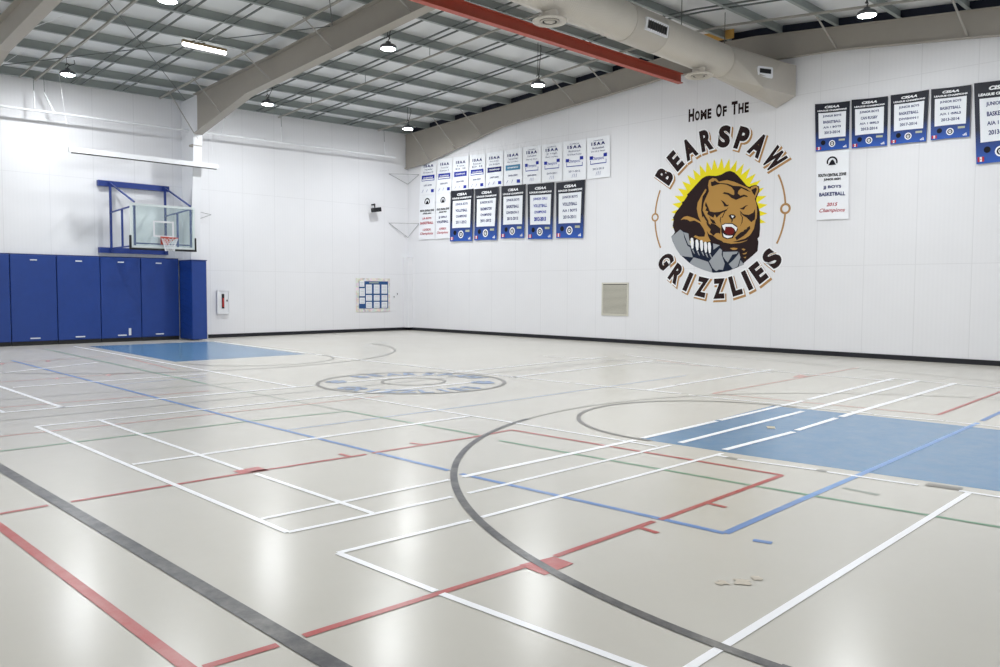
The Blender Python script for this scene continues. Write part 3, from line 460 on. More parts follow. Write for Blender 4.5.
def make_lamp(x, y, label):
    r = root('high_bay_lamp', (x, y, LZ), label or 'round high bay lamp out of the picture behind the camera', 'lamp', None)
    c = (x, y, LZ)
    MB().lathe(c, [(0, .16), (.06, .16), (.08, .1), (.15, .09), (.19, .06), (.195, -.012), (.175, -.012), (.175, .006)]).build('housing', M_house, r)
    lens = MB().lathe(c, [(LENS_R, -.002), (LENS_R*.92, -.014), (LENS_R*.7, -.024), (LENS_R*.4, -.03), (.0, -.032)], 20).build('lens', M_lens, r)
    g = MB(); pts = [Vector((0, 0, .15)), Vector((.0, 0, .2)), Vector((.05, 0, .25)), Vector((.0, 0, .3)), Vector((-.05, .02, .24))]
    for a, b in zip(pts, pts[1:]): g.tube(Vector(c)+a, Vector(c)+b, .012, 6)
    g.build('hook', M_black, r)
    t = MB(); zt = T(x, y)+.1
    t.tube((x-.02, y, LZ+.3), (x-.02, y, zt), .007, 5)
    t.tube((x+.05, y+.03, LZ+.25), (x+.22, y+.1, zt-.1), .01, 5); t.tube((x+.22, y+.1, zt-.1), (x+.2, y+.1, zt), .01, 5)
    t.build('cord', M_black, r)
for (x, y), l in lampspots: make_lamp(x*LK, y*LK, l)
# lamps past the frame's edge, same fittings
for i, (x, y) in enumerate(hidden):
    make_lamp(x, y, 'round high bay lamp over the part of the court behind the camera')
for o in [o for o in bpy.data.objects if o.get('label', '').endswith('behind the camera')]: o['group'] = 'lamps over the near part of the gym'
# fluorescent strip under a purlin
fx0, fx1, fy = 9.02, 10.2, 20.38; fz = T(9.6, fy)-.07
r = root('fluorescent_fixture', (9.6, fy, fz), 'lit white fluorescent tube fixture fixed under a roof purlin', 'lamp')
MB().box((fx0, fy-.05, fz), (fx1, fy+.05, fz+.07)).build('housing', mat('brass_tray', '#8d7a5b', .5), r)
m = MB(); m.tube((fx0+.02, fy, fz-.03), (fx1-.02, fy, fz-.03), .055, 14); m.build('tube', emit('tube_light', (1, .97, .92), 9), r)
# conduit along the roof by the rafter
run(14.55, -.25, .04, .04, 'conduit', M_angle, 25.3, 9)
m = MB()
for y in (23.2, 20.2, 17.2, 14.2): m.tube((14.55, y, T(14.55, y)-.25), (14.55, y, T(14.55, y)+.02), .008, 5)
m.build('conduit_hanger', M_strap, ceil)
# ------------------------------------------------------------------ court markings on the floor
PAINT = {'white': paint_mat('white_line', '#fafafc', .0), 'black': paint_mat('charcoal_line', '#3c3c40', .35), 'grey': paint_mat('grey_line', '#83817b', .4),
 'greygreen': paint_mat('green_grey_line', '#8b9488', .4), 'brown': paint_mat('brown_mark', '#7d7870', .3), 'red': paint_mat('red_line', '#b3423f', .25),
 'palered': paint_mat('worn_red_line', '#c9948b', .4), 'green': paint_mat('green_line', '#5f9270', .35), 'blue': paint_mat('blue_line', '#5d87c4', .25),
 'paleblue': paint_mat('worn_blue_line', '#a9b6cd', .4), 'keyblue': paint_mat('blue_key_paint', '#5c86aa', .12, .22), 'keyline': paint_mat('blue_line_on_key', '#6f9bd2', .2), 'beige': paint_mat('beige_tape', '#c0b8a0', .2),
 'ringgrey': paint_mat('dark_grey_line', '#6b6864', .3), 'palegrey': paint_mat('worn_grey_line', '#a9a69e', .5),
 'dim': paint_mat('dull_blue_lettering', '#7690b8', .45)}
NAMES = {'white': 'white_line', 'black': 'charcoal_line', 'grey': 'grey_line', 'greygreen': 'grey_line', 'brown': 'lane_mark', 'red': 'red_line', 'palered': 'red_line',
 'green': 'green_line', 'blue': 'blue_line', 'paleblue': 'blue_line', 'keyblue': 'painted_key', 'beige': 'tape_mark', 'keyline': 'blue_line'}
HZ = {'keyblue': .0008, 'grey': .0016, 'greygreen': .0017, 'paleblue': .0018, 'palered': .002, 'green': .0024, 'blue': .0028, 'keyline': .0027, 'red': .0032, 'white': .0038, 'black': .0043, 'brown': .0045, 'beige': .0047, 'dim': .0048}
def flat(vs, z): return [(x, y, z) for x, y in vs]
for c, pts in PATCHES:
    m = MB(); m.add(flat(pts, HZ[c]), [tuple(range(len(pts)))])
    o = m.build(NAMES[c] if c != 'red' and c != 'palered' else 'red_box_mark', PAINT[c], fl, recalc=False)
    if o.data.polygons[0].normal.z < 0: o.data.flip_normals()
def ribbon(m, pts, wd, z, closed=False):
    P = [Vector(p) for p in pts]; n = len(P); vs = []
    for i in range(n):
        a = P[i-1] if (i or closed) else P[i]; b = P[(i+1) % n] if (i < n-1 or closed) else P[i]
        t = (b-a).normalized(); nn = Vector((-t.y, t.x))*wd/2
        vs += [(P[i].x+nn.x, P[i].y+nn.y, z), (P[i].x-nn.x, P[i].y-nn.y, z)]
    k = n if closed else n-1
    m.add(vs, [(2*i, 2*i+1, (2*i+3) % (2*n), (2*i+2) % (2*n)) for i in range(k)])
from collections import defaultdict
by = defaultdict(list)
for c, wd, pts in LINES:
    mx_, my_ = sum(p[0] for p in pts)/len(pts), sum(p[1] for p in pts)/len(pts)
    dist = math.hypot(mx_, my_)
    along = abs(pts[0][0]-pts[-1][0]) > abs(pts[0][1]-pts[-1][1])
    if c == 'white' and dist > 8: wd = (.075 if dist < 13 else .09) if along else (.05 if dist < 13 else .07)
    if c == 'black': wd = .1
    if c == 'red' and wd > .06: wd = .065
    if c == 'blue' and len(pts) == 2 and abs(pts[0][1]-2.67) < .15 and pts[0][0] > 6.2: c = 'keyline' 
    by[c].append((wd, pts))
for c, rows in by.items():
    for i, (wd, pts) in enumerate(rows):
        m = MB(); ribbon(m, pts, wd, HZ[c]+.00002*(i % 9))
        o = m.build(NAMES[c], PAINT[c], fl, recalc=False)
        for p in o.data.polygons:
            if p.normal.z < 0: o.data.flip_normals(); break
def arc(cx, cy, R, a0, a1, wd, col, name, n=72):
    pts = [(cx+R*math.cos(math.radians(a0+(a1-a0)*i/n)), cy+R*math.sin(math.radians(a0+(a1-a0)*i/n))) for i in range(n+1)]
    m = MB(); ribbon(m, pts, wd, HZ['black']+.0002)
    o = m.build(name, PAINT[col], fl, recalc=False)
    for p in o.data.polygons:
        if p.normal.z < 0: o.data.flip_normals(); break
arc(9.01, 1.57, 5.65, 104, 180, .065, 'black', 'three_point_arc')
arc(9.01, 1.57, 5.65, 0, 104, .04, 'palegrey', 'three_point_arc')
m_ = MB(); ribbon(m_, [(3.36, 1.57), (3.36, -1.4)], .09, HZ['black']); m_.build('three_point_arc', PAINT['black'], fl, recalc=False)
arc(9.35, 5.21, 1.85, -5, 185, .055, 'ringgrey', 'free_throw_circle')
arc(9.1, 21.13, 5.75, -172, -8, .05, 'grey', 'three_point_arc')
arc(9.5, 17.55, 1.75, 180, 360, .05, 'grey', 'free_throw_circle')
arc(9.17, 11.33, 1.68, 0, 360, .07, 'ringgrey', 'centre_circle')
arc(9.24, 11.38, .57, 0, 360, .055, 'ringgrey', 'centre_circle')
# faded blue lettering round the centre circle
def ring_text(txt, cx, cy, R, h, a_mid, step, col, inward, name):
    m = MB(); n = len(txt)
    for i, ch in enumerate(txt):
        if ch == ' ': continue
        a = math.radians(a_mid+(i-(n-1)/2)*step)
        gv, gf, gw = glyphs(ch, .04)
        rad = Vector((math.cos(a), math.sin(a))); tan = Vector((-rad.y, rad.x))
        if inward: upv, rt = -rad, tan
        else: upv, rt = rad, -tan
        c0 = Vector((cx, cy))+rad*R
        vs = []
        for x, y in gv:
            q = c0+rt*((x-gw/2)*h*.8)+upv*((y-.5)*h); vs.append((q.x, q.y, HZ['dim']))
        m.add(vs, gf)
    m.build(name, PAINT[col], fl, recalc=False)
ring_text('BEARSPAW', 9.17, 11.33, 1.36, .42, 45, -15, 'dim', False, 'circle_lettering')
ring_text('GRIZZLIES', 9.17, 11.33, 1.36, .42, 228, 12.5, 'dim', True, 'circle_lettering')
for (a, s) in ((-48, 1), (138, .9)):      # worn paw shapes between the two words
    m = MB(); c0 = Vector((9.17+1.33*math.cos(math.radians(a)), 11.33+1.33*math.sin(math.radians(a))))
    for dx, dy, rr in ((0, 0, .17), (-.17, .13, .06), (-.06, .22, .065), (.07, .22, .065), (.18, .12, .06)):
        m.add([(c0.x+s*(dx+rr*math.cos(t)), c0.y+s*(dy+rr*math.sin(t)), HZ['dim']) for t in [2*PI*i/14 for i in range(14)]], [tuple(range(14))])
    m.build('paw_mark', PAINT['dim'], fl, recalc=False)
# old tape residue and a scuffed patch
m = MB(); random.seed(3)
for (x0, y0, rr) in ((4.22, 2.2, .075), (4.33, 2.16, .05), (4.12, 2.27, .05)):
    m.add([(x0+rr*random.uniform(.3, 1)*math.cos(2*PI*i/12), y0+rr*random.uniform(.3, 1)*math.sin(2*PI*i/12), .0047) for i in range(12)], [tuple(range(12))])
o = m.build('tape_residue', paint_mat('tape_residue', '#cabfae', .6), fl, recalc=False)

# ------------------------------------------------------------------ blue wall pads and padded column
edges = [11.29-1.22*i for i in range(7)]
padlab = ['blue wall pad beside the padded column', 'blue wall pad behind the net, second from the padded column', 'blue wall pad under the left end of the hoop frame',
          'blue wall pad under the lamp, fourth from the padded column', 'blue wall pad cut off at the frame edge', 'blue wall pad at the far end of the row']
padlab[1] = 'blue wall pad with a small pale plate at its foot, directly under the backboard'
M_tag = mat('white_tag', '#d8dde6', .5); M_seam = mat('pad_seam', '#122e6c', .6)
for i in range(5):
    x1, x0 = edges[i], max(edges[i+1], 5.5)
    r = root('wall_pad', ((x0+x1)/2, 26.1, 0), padlab[i], 'wall pad', 'blue pads on the hoop wall')
    zt = 2.63
    o = MB().box((x0+.008, 26.05, .12), (x1-.008, YL-.005, zt)).build('cushion', M_blue, r); bevel(o, .02, 3)
    MB().box((x0+.004, 26.07, zt), (x1-.004, YL-.004, zt+.03)).build('top_edge', M_seam, r)
    MB().box((x0+.01, 26.08, .0), (x1-.01, YL-.004, .12)).build('kick_base', M_black, r)
    xm = (x0+x1)/2+(.0 if i else -.05)
    MB().box((xm-.09, 26.035, 2.47), (xm+.09, 26.05, 2.505)).build('tag', M_tag, r)
    MB().box((xm-.13, 26.03, .19), (xm+.13, 26.05, .225)).build('tag', M_tag, r)
    if i == 1: MB().box((xm+.2, 26.03, .2), (xm+.27, 26.052, .42)).build('plate', M_tag, r)
r = root('padded_column', (11.57, 25.6, 0), 'tall blue padded box wrapped round the steel column', 'column pad')
o = MB().box((11.33, 25.18, .03), (11.83, YL-.01, 2.58)).build('cushion', M_blue, r); bevel(o, .03, 3)
MB().box((11.32, 25.165, 2.575), (11.84, YL-.01, 2.605)).build('top_edge', M_seam, r)
m = MB()
for k in range(12):                        # stretched creases on the side face
    z = .25+k*.19
    m.bar((11.325, 25.3, z), (11.322, 25.95, z+.13), .02, .012, up=(1, 0, 0))
m.build('crease', M_blue, r)

# ------------------------------------------------------------------ basketball hoop on its folding frame
HY = 24.05; hx0, hx1 = 9.02, 10.94; hz0, hz1 = 2.86, 4.15
r = root('basketball_hoop', (9.98, HY, 2.86), 'glass basketball backboard with orange rim on a blue folding wall frame', 'basketball hoop')
MB().box((8.83, 26.0, 4.80), (11.0, YL-.005, 4.97)).build('wall_beam', M_bluesteel, r)
MB().box((8.83, 26.0, 2.76), (10.93, YL-.005, 2.93)).build('wall_beam', M_bluesteel, r)
fr = MB()
for x in (9.16, 10.84):
    MB().bar((x, 25.96, 2.8), (x, 25.96, 4.95), .06).build('upright', M_bluesteel, r)
    MB().bar((x+.04, 24.2, 2.9), (x+.04, 24.2, 4.15), .05).build('front_post', M_bluesteel, r)
    MB().bar((x+.02, 25.1, 2.9), (x+.02, 25.1, 4.06), .05).build('middle_post', M_bluesteel, r)
    MB().bar((x, 25.96, 4.90), (x+.04, 24.2, 4.2), .04).build('diagonal_brace', M_bluesteel, r)
    MB().bar((x, 25.96, 4.0), (x+.04, 24.2, 4.1), .04).build('side_arm', M_bluesteel, r)
    MB().bar((x, 25.96, 2.9), (x+.04, 24.2, 2.93), .04).build('side_arm', M_bluesteel, r)
MB().bar((9.2, 24.2, 3.0), (10.9, 24.2, 3.0), .04).build('cross_bar', M_bluesteel, r)
M_alu = mat('aluminium_frame', '#dbe3e3', .4, .1)
f = MB(); t = .065
f.box((hx0, HY-.02, hz1-t), (hx1, HY+.03, hz1)); f.box((hx0, HY-.02, hz0), (hx1, HY+.03, hz0+t))
f.box((hx0, HY-.02, hz0+t), (hx0+t, HY+.03, hz1-t)); f.box((hx1-t, HY-.02, hz0+t), (hx1, HY+.03, hz1-t))
bf = f.build('backboard_frame', M_alu, r)
MB().box((hx0+t, HY-.004, hz0+t), (hx1-t, HY+.006, hz1-t)).build('glass', glass_mat(), r)
cx = (hx0+hx1)/2; q = MB(); a0, a1, b0, b1 = cx-.31, cx+.31, 3.20, 3.68; t2 = .05; yq = HY-.012
q.box((a0, yq, b1-t2), (a1, yq+.006, b1)); q.box((a0, yq, b0), (a1, yq+.006, b0+t2)); q.box((a0, yq, b0+t2), (a0+t2, yq+.006, b1-t2)); q.box((a1-t2, yq, b0+t2), (a1, yq+.006, b1-t2))
q.build('target_square', M_white, r)
p = MB(); p.box((hx0-.03, HY-.05, hz0-.06), (hx1+.03, HY+.04, hz0)); p.box((hx0-.03, HY-.04, hz0), (hx0+.02, HY+.04, hz0+.36)); p.box((hx1-.02, HY-.04, hz0), (hx1+.03, HY+.04, hz0+.36))
bevel(p.build('edge_padding', M_black, r), .01, 2)
M_or = mat('orange_rim', '#b8432c', .4)
rim = MB(); RR = .23; rc = Vector((cx+.02, HY-.15-RR, 3.16)); k = 28
ring = [rc+Vector((RR*math.cos(2*PI*i/k), RR*math.sin(2*PI*i/k), 0)) for i in range(k)]
for i in range(k): rim.tube(ring[i], ring[(i+1) % k], .014, 8, caps=False)
rim.box((cx-.07, HY-.16, 3.04), (cx+.11, HY-.02, 3.18)); rim.bar((cx-.08, HY-.05, 3.05), (cx-.17, HY-.28, 3.14), .02); rim.bar((cx+.12, HY-.05, 3.05), (cx+.2, HY-.28, 3.14), .02)
rim.box((cx-.1, HY-.03, 2.98), (cx+.14, HY-.015, 3.22))
ro = rim.build('rim', M_or, r)
net = MB()
for i in range(12):
    a = 2*PI*i/12
    pts = [rc+Vector((rr*math.cos(a+tw*s_*.26), rr*math.sin(a+tw*s_*.26), -zz)) for s_ in (1,) for rr, zz, tw in ((RR, 0, 0), (.19, .12, 1), (.15, .24, 2), (.13, .38, 3))]
    for u, v in zip(pts, pts[1:]): net.tube(u, v, .006, 5)
    pts = [rc+Vector((rr*math.cos(a-tw*.26), rr*math.sin(a-tw*.26), -zz)) for rr, zz, tw in ((RR, 0, 0), (.19, .12, 1), (.15, .24, 2), (.13, .38, 3))]
    for u, v in zip(pts, pts[1:]): net.tube(u, v, .006, 5)
net.build('net', M_white, ro)

# ------------------------------------------------------------------ pipes and brackets along the hoop wall
r = root('wall_pipe', (10, 25.6, 6.7), 'long thin white pipe hung on rods high along the hoop wall', 'pipe')
MB().tube((1.0, 25.6, 6.60), (19.85, 25.6, 6.92), .035, 12).build('pipe', M_white, r)
for x, dx in ((7.03, 0), (7.55, -.25), (12.6, .15), (14.85, 0), (19.35, 0)):
    z = 6.6+(x-1)*.017
    MB().tube((x, 25.6, z), (x+dx, 25.62, z+.55), .022, 6).build('support_rod', M_white, r)
    MB().tube((x+dx, 25.62, z+.55), (x+dx, 25.65, T(x, 25.65)), .007, 6).build('hanger_wire', M_strap, r)
for x in (7.35, 10.9, 15.6, 17.0):
    MB().tube((x-.03, 25.6, 6.6+(x-1)*.017), (x+.03, 25.6, 6.6+(x-1)*.017), .042, 12).build('coupling', M_white, r)
r = root('hanging_bar', (10, 24.9, 5.6), 'white horizontal bar hanging on wires above the basketball hoop', 'bar')
o = MB().box((7.68, 24.8, 5.53), (12.1, 24.92, 5.67)).build('bar', M_white, r)
MB().box((7.75, 24.81, 5.51), (12.05, 24.91, 5.53)).build('bottom_strip', M_grey, r)  # darker strip along the bar's underside
for x in (7.72, 12.0):
    MB().tube((x, 24.86, 5.64), (x-.25, 24.9, T(x, 24.9)), .0035, 6).build('hanger_wire', M_white, r)
# pull rope down to the frame
M_rod = mat('thin_grey_rod', '#8c8c8c', .5)
def rods(name, label, segs, cat='bracket', rr=.009, grp=None):
    m = MB()
    for a, b in segs: m.tube(a, b, rr, 6)
    o = m.build(name, M_rod); tag(o, label, cat, grp); return o
for z0, z1, nm in ((6.33, 6.0, 'triangular grey rod bracket high in the corner beside the small white banners'), (4.36, 3.82, 'triangular grey rod bracket lower in the corner, near the white zone banners')):
    rods('corner_bracket', nm, [((19.95, YL-.03, z0), (XR-.06, YL-.06, z1)), ((XR-.06, YL-.06, z1), (XR-.03, 25.4, z0)), ((19.95, YL-.03, z0), (XR-.03, 25.4, z0))])
rods('pull_handle', 'thin grey bent rod sticking out beside the hoop column', [((11.9, YL-.005, 3.95), (12.35, 25.9, 4.15)), ((12.35, 25.9, 4.15), (12.0, YL-.005, 4.25))])
# small black loudspeaker / camera on the wall
r = root('wall_speaker', (19.1, 26.0, 4.8), 'small black box speaker on a bracket on the hoop wall', 'speaker')
o = MB().bar((18.93, 25.85, 4.78), (19.3, 25.85, 4.84), .2, .17).build('speaker_box', M_black, r); bevel(o, .015, 2)
MB().bar((19.12, 25.95, 4.86), (19.12, 25.97, 5.06), .04).build('bracket', M_grey, r)
MB().box((19.09, 25.95, 5.0), (19.15, YL-.004, 5.05)).build('bracket_foot', M_black, r)
# fire extinguisher cabinet
r = root('extinguisher_cabinet', (12.82, 26.1, 1.22), 'white fire extinguisher cabinet with narrow window beside the padded column', 'cabinet')
o = MB().box((12.62, 26.08, .84), (13.03, YL-.004, 1.62)).build('cabinet_box', M_white, r); bevel(o, .01, 2)
f = MB(); f.box((12.60, 26.06, .82), (13.05, 26.08, .86)); f.box((12.60, 26.06, 1.6), (13.05, 26.08, 1.64)); f.box((12.60, 26.06, .86), (12.635, 26.08, 1.6)); f.box((13.015, 26.06, .86), (13.05, 26.08, 1.6))
f.build('door_frame', M_white, r)
MB().box((12.77, 26.07, 1.0), (12.86, 26.082, 1.5)).build('window', M_black, r)
m = MB(); m.tube((12.815, 26.066, 1.05), (12.815, 26.066, 1.36), .03, 12); m.build('extinguisher', mat('extinguisher_red', '#c22f2b', .3), r)
MB().box((12.93, 26.045, 1.24), (12.97, 26.06, 1.3)).build('handle', M_grey, r)
# outlet plates
for (x, z, nm) in ((20.28, 1.38, 'white switch plate beside the bulletin board'), (20.55, 1.42, 'white switch plate closest to the room corner')):
    if x > 20.3: x = 20.3+.02
    r = root('switch_plate', (x, 26.1, z), nm, 'switch')
    zz = z if 'beside' in nm else z+.0; xx = 20.2 if 'beside' in nm else 20.37
    if 'closest' in nm: zz = 1.5
    o = MB().box((xx-.05, 26.13, zz-.07), (xx+.05, YL-.002, zz+.07)).build('plate', M_white, r); bevel(o, .004, 1)
    MB().box((xx-.015, 26.12, zz-.03), (xx+.015, 26.13, zz+.03)).build('toggle', M_grey, r)
# bulletin board
r = root('bulletin_board', (19.17, 26.1, 1.45), 'bulletin board with white notices on dark blue and a speckled border', 'bulletin board')
x0, x1, z0, z1 = 18.34, 19.99, .79, 2.12
def border_mat():
    m = bpy.data.materials.new('board_border'); m.use_nodes = True; nt = m.node_tree; N = nt.nodes; L = nt.links
    tc = N.new('ShaderNodeTexCoord'); v = N.new('ShaderNodeTexVoronoi'); v.inputs['Scale'].default_value = 11; L.new(tc.outputs['Object'], v.inputs['Vector'])
    h = N.new('ShaderNodeHueSaturation'); h.inputs['Saturation'].default_value = .45; h.inputs['Value'].default_value = .95
    L.new(v.outputs['Color'], h.inputs['Color'])
    mx = N.new('ShaderNodeMix'); mx.data_type = 'RGBA'; mx.inputs['Factor'].default_value = .55; mx.inputs['B'].default_value = (.8, .75, .68, 1)
    L.new(h.outputs[0], mx.inputs['A']); L.new(mx.outputs['Result'], N['Principled BSDF'].inputs['Base Color']); return m
MB().box((x0, 26.125, z0), (x1, YL-.003, z1)).build('border', border_mat(), r)
MB().box((x0+.13, 26.118, z0+.13), (x1-.1, 26.125, z1-.12)).build('backing', mat('board_blue', '#1c4c86', .6), r)
M_paper = mat('paper', '#e9ebee', .7); M_ink = mat('grey_ink', '#a9b2bf', .7)
sheets = [(.15, .88, .40, 1.20), (.15, .50, .40, .80), (.15, .22, .40, .42)]
cols = [(.46, .74), (.84, 1.12), (1.22, 1.50)]
W_, H_ = x1-x0, z1-z0
sheets = [(.15, .99, .38, 1.22), (.15, .62, .40, .93), (.15, .32, .40, .56)]
for a, b in cols: sheets += [(a, .72, b, 1.08), (a, .44, b, .66), (a, .15, b, .39)]
for a, b, c_, d_ in sheets:
    MB().box((x0+a, 26.112, z0+b), (x0+c_, 26.118, z0+d_)).build('notice', M_paper, r)
    m = MB(); k = max(2, int((d_-b)/.055))
    for i in range(k-1):
        zz = z0+b+(i+.8)*(d_-b)/k; m.box((x0+a+.04, 26.110, zz), (x0+c_-.04, 26.112, zz+.014))
    m.build('printed_lines', M_ink, r)
m = MB(); m.box((x0+.62, 26.112, z0+1.13), (x0+1.08, 26.118, z0+1.18)); m.build('heading_strip', mat('heading', '#9aa6a0', .6), r)
# wall grille on the banner wall
r = root('wall_grille', (XR, 15.33, 1.4), 'beige square return air grille low on the banner wall', 'air grille')
y0, y1, z0, z1 = 14.81*K, 15.85*K, kz(.88), kz(1.93)
M_gr = mat('beige_metal', '#cfccc0', .5)
f = MB(); f.box((XR-.025, y0, z0), (XR-.003, y1, z0+.05)); f.box((XR-.025, y0, z1-.05), (XR-.003, y1, z1)); f.box((XR-.025, y0, z0+.05), (XR-.003, y0+.05, z1-.05)); f.box((XR-.025, y1-.05, z0+.05), (XR-.003, y1, z1-.05))
f.build('frame', M_gr, r)
MB().box((XR-.008, y0+.05, z0+.05), (XR-.003, y1-.05, z1-.05)).build('backing', M_grey, r)
m = MB()
for i in range(26):
    z = z0+.06+i*.0365; m.bar((XR-.018, y0+.05, z), (XR-.018, y1-.05, z), .018, .022, up=(1, 0, 1))
m.build('louvre', M_gr, r)
# ------------------------------------------------------------------ banners on the long wall
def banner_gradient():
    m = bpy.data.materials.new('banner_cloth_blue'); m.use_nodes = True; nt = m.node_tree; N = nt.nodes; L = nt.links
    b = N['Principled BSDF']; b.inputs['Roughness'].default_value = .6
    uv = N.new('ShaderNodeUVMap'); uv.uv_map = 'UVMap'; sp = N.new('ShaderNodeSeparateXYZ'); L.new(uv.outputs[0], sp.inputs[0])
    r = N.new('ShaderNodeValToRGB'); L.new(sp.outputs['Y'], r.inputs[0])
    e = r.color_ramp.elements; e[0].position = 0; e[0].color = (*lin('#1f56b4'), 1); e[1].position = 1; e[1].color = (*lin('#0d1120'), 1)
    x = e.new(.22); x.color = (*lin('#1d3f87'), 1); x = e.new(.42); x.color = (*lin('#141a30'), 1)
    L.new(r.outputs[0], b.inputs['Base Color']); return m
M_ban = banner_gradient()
M_cloth = mat('banner_cloth_white', '#f2f4f8', .7, spec=.2, noise=.01)
M_panel = mat('name_panel_white', '#eef1f6', .6, spec=.2)
M_ink_navy = mat('navy_ink', '#232a6a', .6, spec=.15); M_ink_blk = mat('black_ink', '#1c1c24', .6, spec=.15); M_ink_red = mat('red_ink', '#b8394a', .6, spec=.15)
M_ink_w = mat('white_ink', '#f4f5f8', .6, spec=.15); M_ink_b2 = mat('bright_blue_ink', '#28379c', .6, spec=.15); M_ink_teal = mat('teal_ink', '#4f86a8', .6, spec=.15); M_ink_g = mat('gold_grey_ink', '#b9bda6', .6, spec=.15)
BX = XR-.03
class Panel:
    """maps u (0..1 toward the viewer's right) and v (0..1 up) of a hanging banner onto the wall"""
    def __init__(s, quad, sag=.006, seed=0):
        s.q = quad; s.lift = 0; s.sag = sag; s.ph = seed*1.7
        (a, b), (c, d), _, (e, f) = quad
        s.w = math.hypot(a-c, b-d); s.h = abs(b-f)
    def __call__(s, u, v, d=0):
        tl, tr, br, bl = s.q
        y = (tl[0]*(1-u)+tr[0]*u)*v+(bl[0]*(1-u)+br[0]*u)*(1-v)
        z = (tl[1]*(1-u)+tr[1]*u)*v+(bl[1]*(1-u)+br[1]*u)*(1-v)
        z -= s.sag*1.5*math.sin(PI*u)*(1 if v > .5 else -1)
        return (BX-.004-s.lift-d-s.sag*(1-v)*(1.2+math.sin(u*7+s.ph)), y, z)
    def cloth(s, name, m, label, cat, group=None):
        nu, nv = 10, 8; me = bpy.data.meshes.new(name)
        vs = [s(i/nu, j/nv) for j in range(nv+1) for i in range(nu+1)]
        k = len(vs); vs += [s(i/nu, j/nv, -.003) for j in range(nv+1) for i in range(nu+1)]
        fs = []
        for j in range(nv):
            for i in range(nu):
                a = j*(nu+1)+i; fs.append((a, a+1, a+nu+2, a+nu+1)); fs.append((k+a, k+a+nu+1, k+a+nu+2, k+a+1))
        me.from_pydata(vs, [], fs); uvl = me.uv_layers.new(name='UVMap')
        for lp in me.loops:
            vi = lp.vertex_index % k; uvl.data[lp.index].uv = ((vi % (nu+1))/nu, (vi//(nu+1))/nv)
        me.materials.append(m)
        o = bpy.data.objects.new(name, me); C.objects.link(o); tag(o, label, cat, group); return o
    def rect(s, m, u0, v0, u1, v1, d=.006, mi=0, n=6):
        vs = [s(u0+(u1-u0)*i/n, vv, d) for vv in (v0, v1) for i in range(n+1)]
        m.add(vs, [(i, i+1, n+2+i, n+1+i) for i in range(n)], mi)
    def poly(s, m, pts, d=.008, mi=0): m.add([s(u, v, d) for u, v in pts], [tuple(range(len(pts)))], mi)
    def disc(s, m, u, v, r, d=.008, mi=0, n=20, r_in=0):
        ru, rv = r/s.w, r/s.h
        if r_in:
            k = r_in/r; vs = [s(u+ru*f*math.cos(2*PI*i/n), v+rv*f*math.sin(2*PI*i/n), d) for f in (1, k) for i in range(n)]
            m.add(vs, [(i, (i+1) % n, n+(i+1) % n, n+i) for i in range(n)], mi)
        else: m.add([s(u+ru*math.cos(2*PI*i/n), v+rv*math.sin(2*PI*i/n), d) for i in range(n)], [tuple(range(n))], mi)
    def text(s, m, txt, uc, v0, hv, wu, d=.009, mi=0, bold=.02, shear=0):
        """one line centred at uc, baseline v0, height hv (share of the banner), fitted to width wu"""
        gv, gf, gw = glyphs(txt, bold, shear)
        m.add([s(uc-wu/2+wu*x/gw, v0+hv*y, d) for x, y in gv], gf, mi)

def blue_banner(quad, idx, lines, label, header=None, last_bold=False):
    P = Panel(quad, .006, idx); P.lift = .016
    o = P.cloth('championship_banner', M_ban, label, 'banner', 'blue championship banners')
    m = MB(); P.rect(m, .1, .26, .9, .80); m.build('name_panel', M_panel, o, recalc=False)
    m = MB(); P.text(m, 'CISAA', .5, .895, .05, .42, bold=.05, shear=.25); P.text(m, 'LEAGUE CHAMPIONS', .5, .83, .034, .84, bold=.05, shear=.1)
    m.build('heading', M_ink_w, o, recalc=False)
    m = MB(); n = len(lines)
    for i, t in enumerate(lines):
        big = last_bold and i == n-1
        P.text(m, t, .5, .695-i*.118-(.02 if big else 0), .075 if big else .058, min(.74 if big else .54, .052*len(t)), bold=.06 if big else .03)
    m.build('panel_lettering', M_ink_b2 if last_bold else M_ink_navy, o, recalc=False)
    m = MB(); r0 = .085*P.w if P.h < 1.5 else .1*P.w
    P.disc(m, .5, .13, r0*1.15, .008, 0, r_in=r0*.8); P.disc(m, .5, .13, r0*.8, .008, 1); P.disc(m, .5, .13, r0*.45, .01, 0, r_in=r0*.25)
    P.poly(m, [(.475, .10), (.525, .10), (.5, .14)], .011, 0)
    m.build('round_crest', [M_ink_w, M_ink_blk], o, recalc=False)
    m = MB(); P.rect(m, .03, .025, .075, .085, .008, 0, 1); P.rect(m, .075, .025, .12, .085, .008, 1, 1); P.rect(m, .12, .025, .165, .085, .008, 0, 1); P.disc(m, .0975, .055, .012, .01, 0, 6)
    m.build('flag_patch', [M_ink_red, M_ink_w], o, recalc=False)
    m = MB()
    for k in range(3):                      # three slanting bars
        u = .84+k*.035; hgt = .018+k*.014
        P.poly(m, [(u, .03), (u+.026, .03), (u+.01, .03+hgt+.01), (u-.012, .03+hgt)], .008)
    m.build('three_bar_mark', M_ink_w, o, recalc=False)
    m = MB(); P.rect(m, .70, .175, .88, .215, .008, 0, 1); m.build('sponsor_patch', M_ink_g, o, recalc=False)
    m = MB(); P.disc(m, .23, .165, .07*P.w, .008, 0, 16); m.build('oval_patch', M_ink_blk, o, recalc=False)
    return o
BQ = {k: [(y*K, kz(z)) for y, z in q] for k, q in BANNERS}
J = ['JUNIOR BOYS', 'BASKETBALL', 'CHAMPIONS']
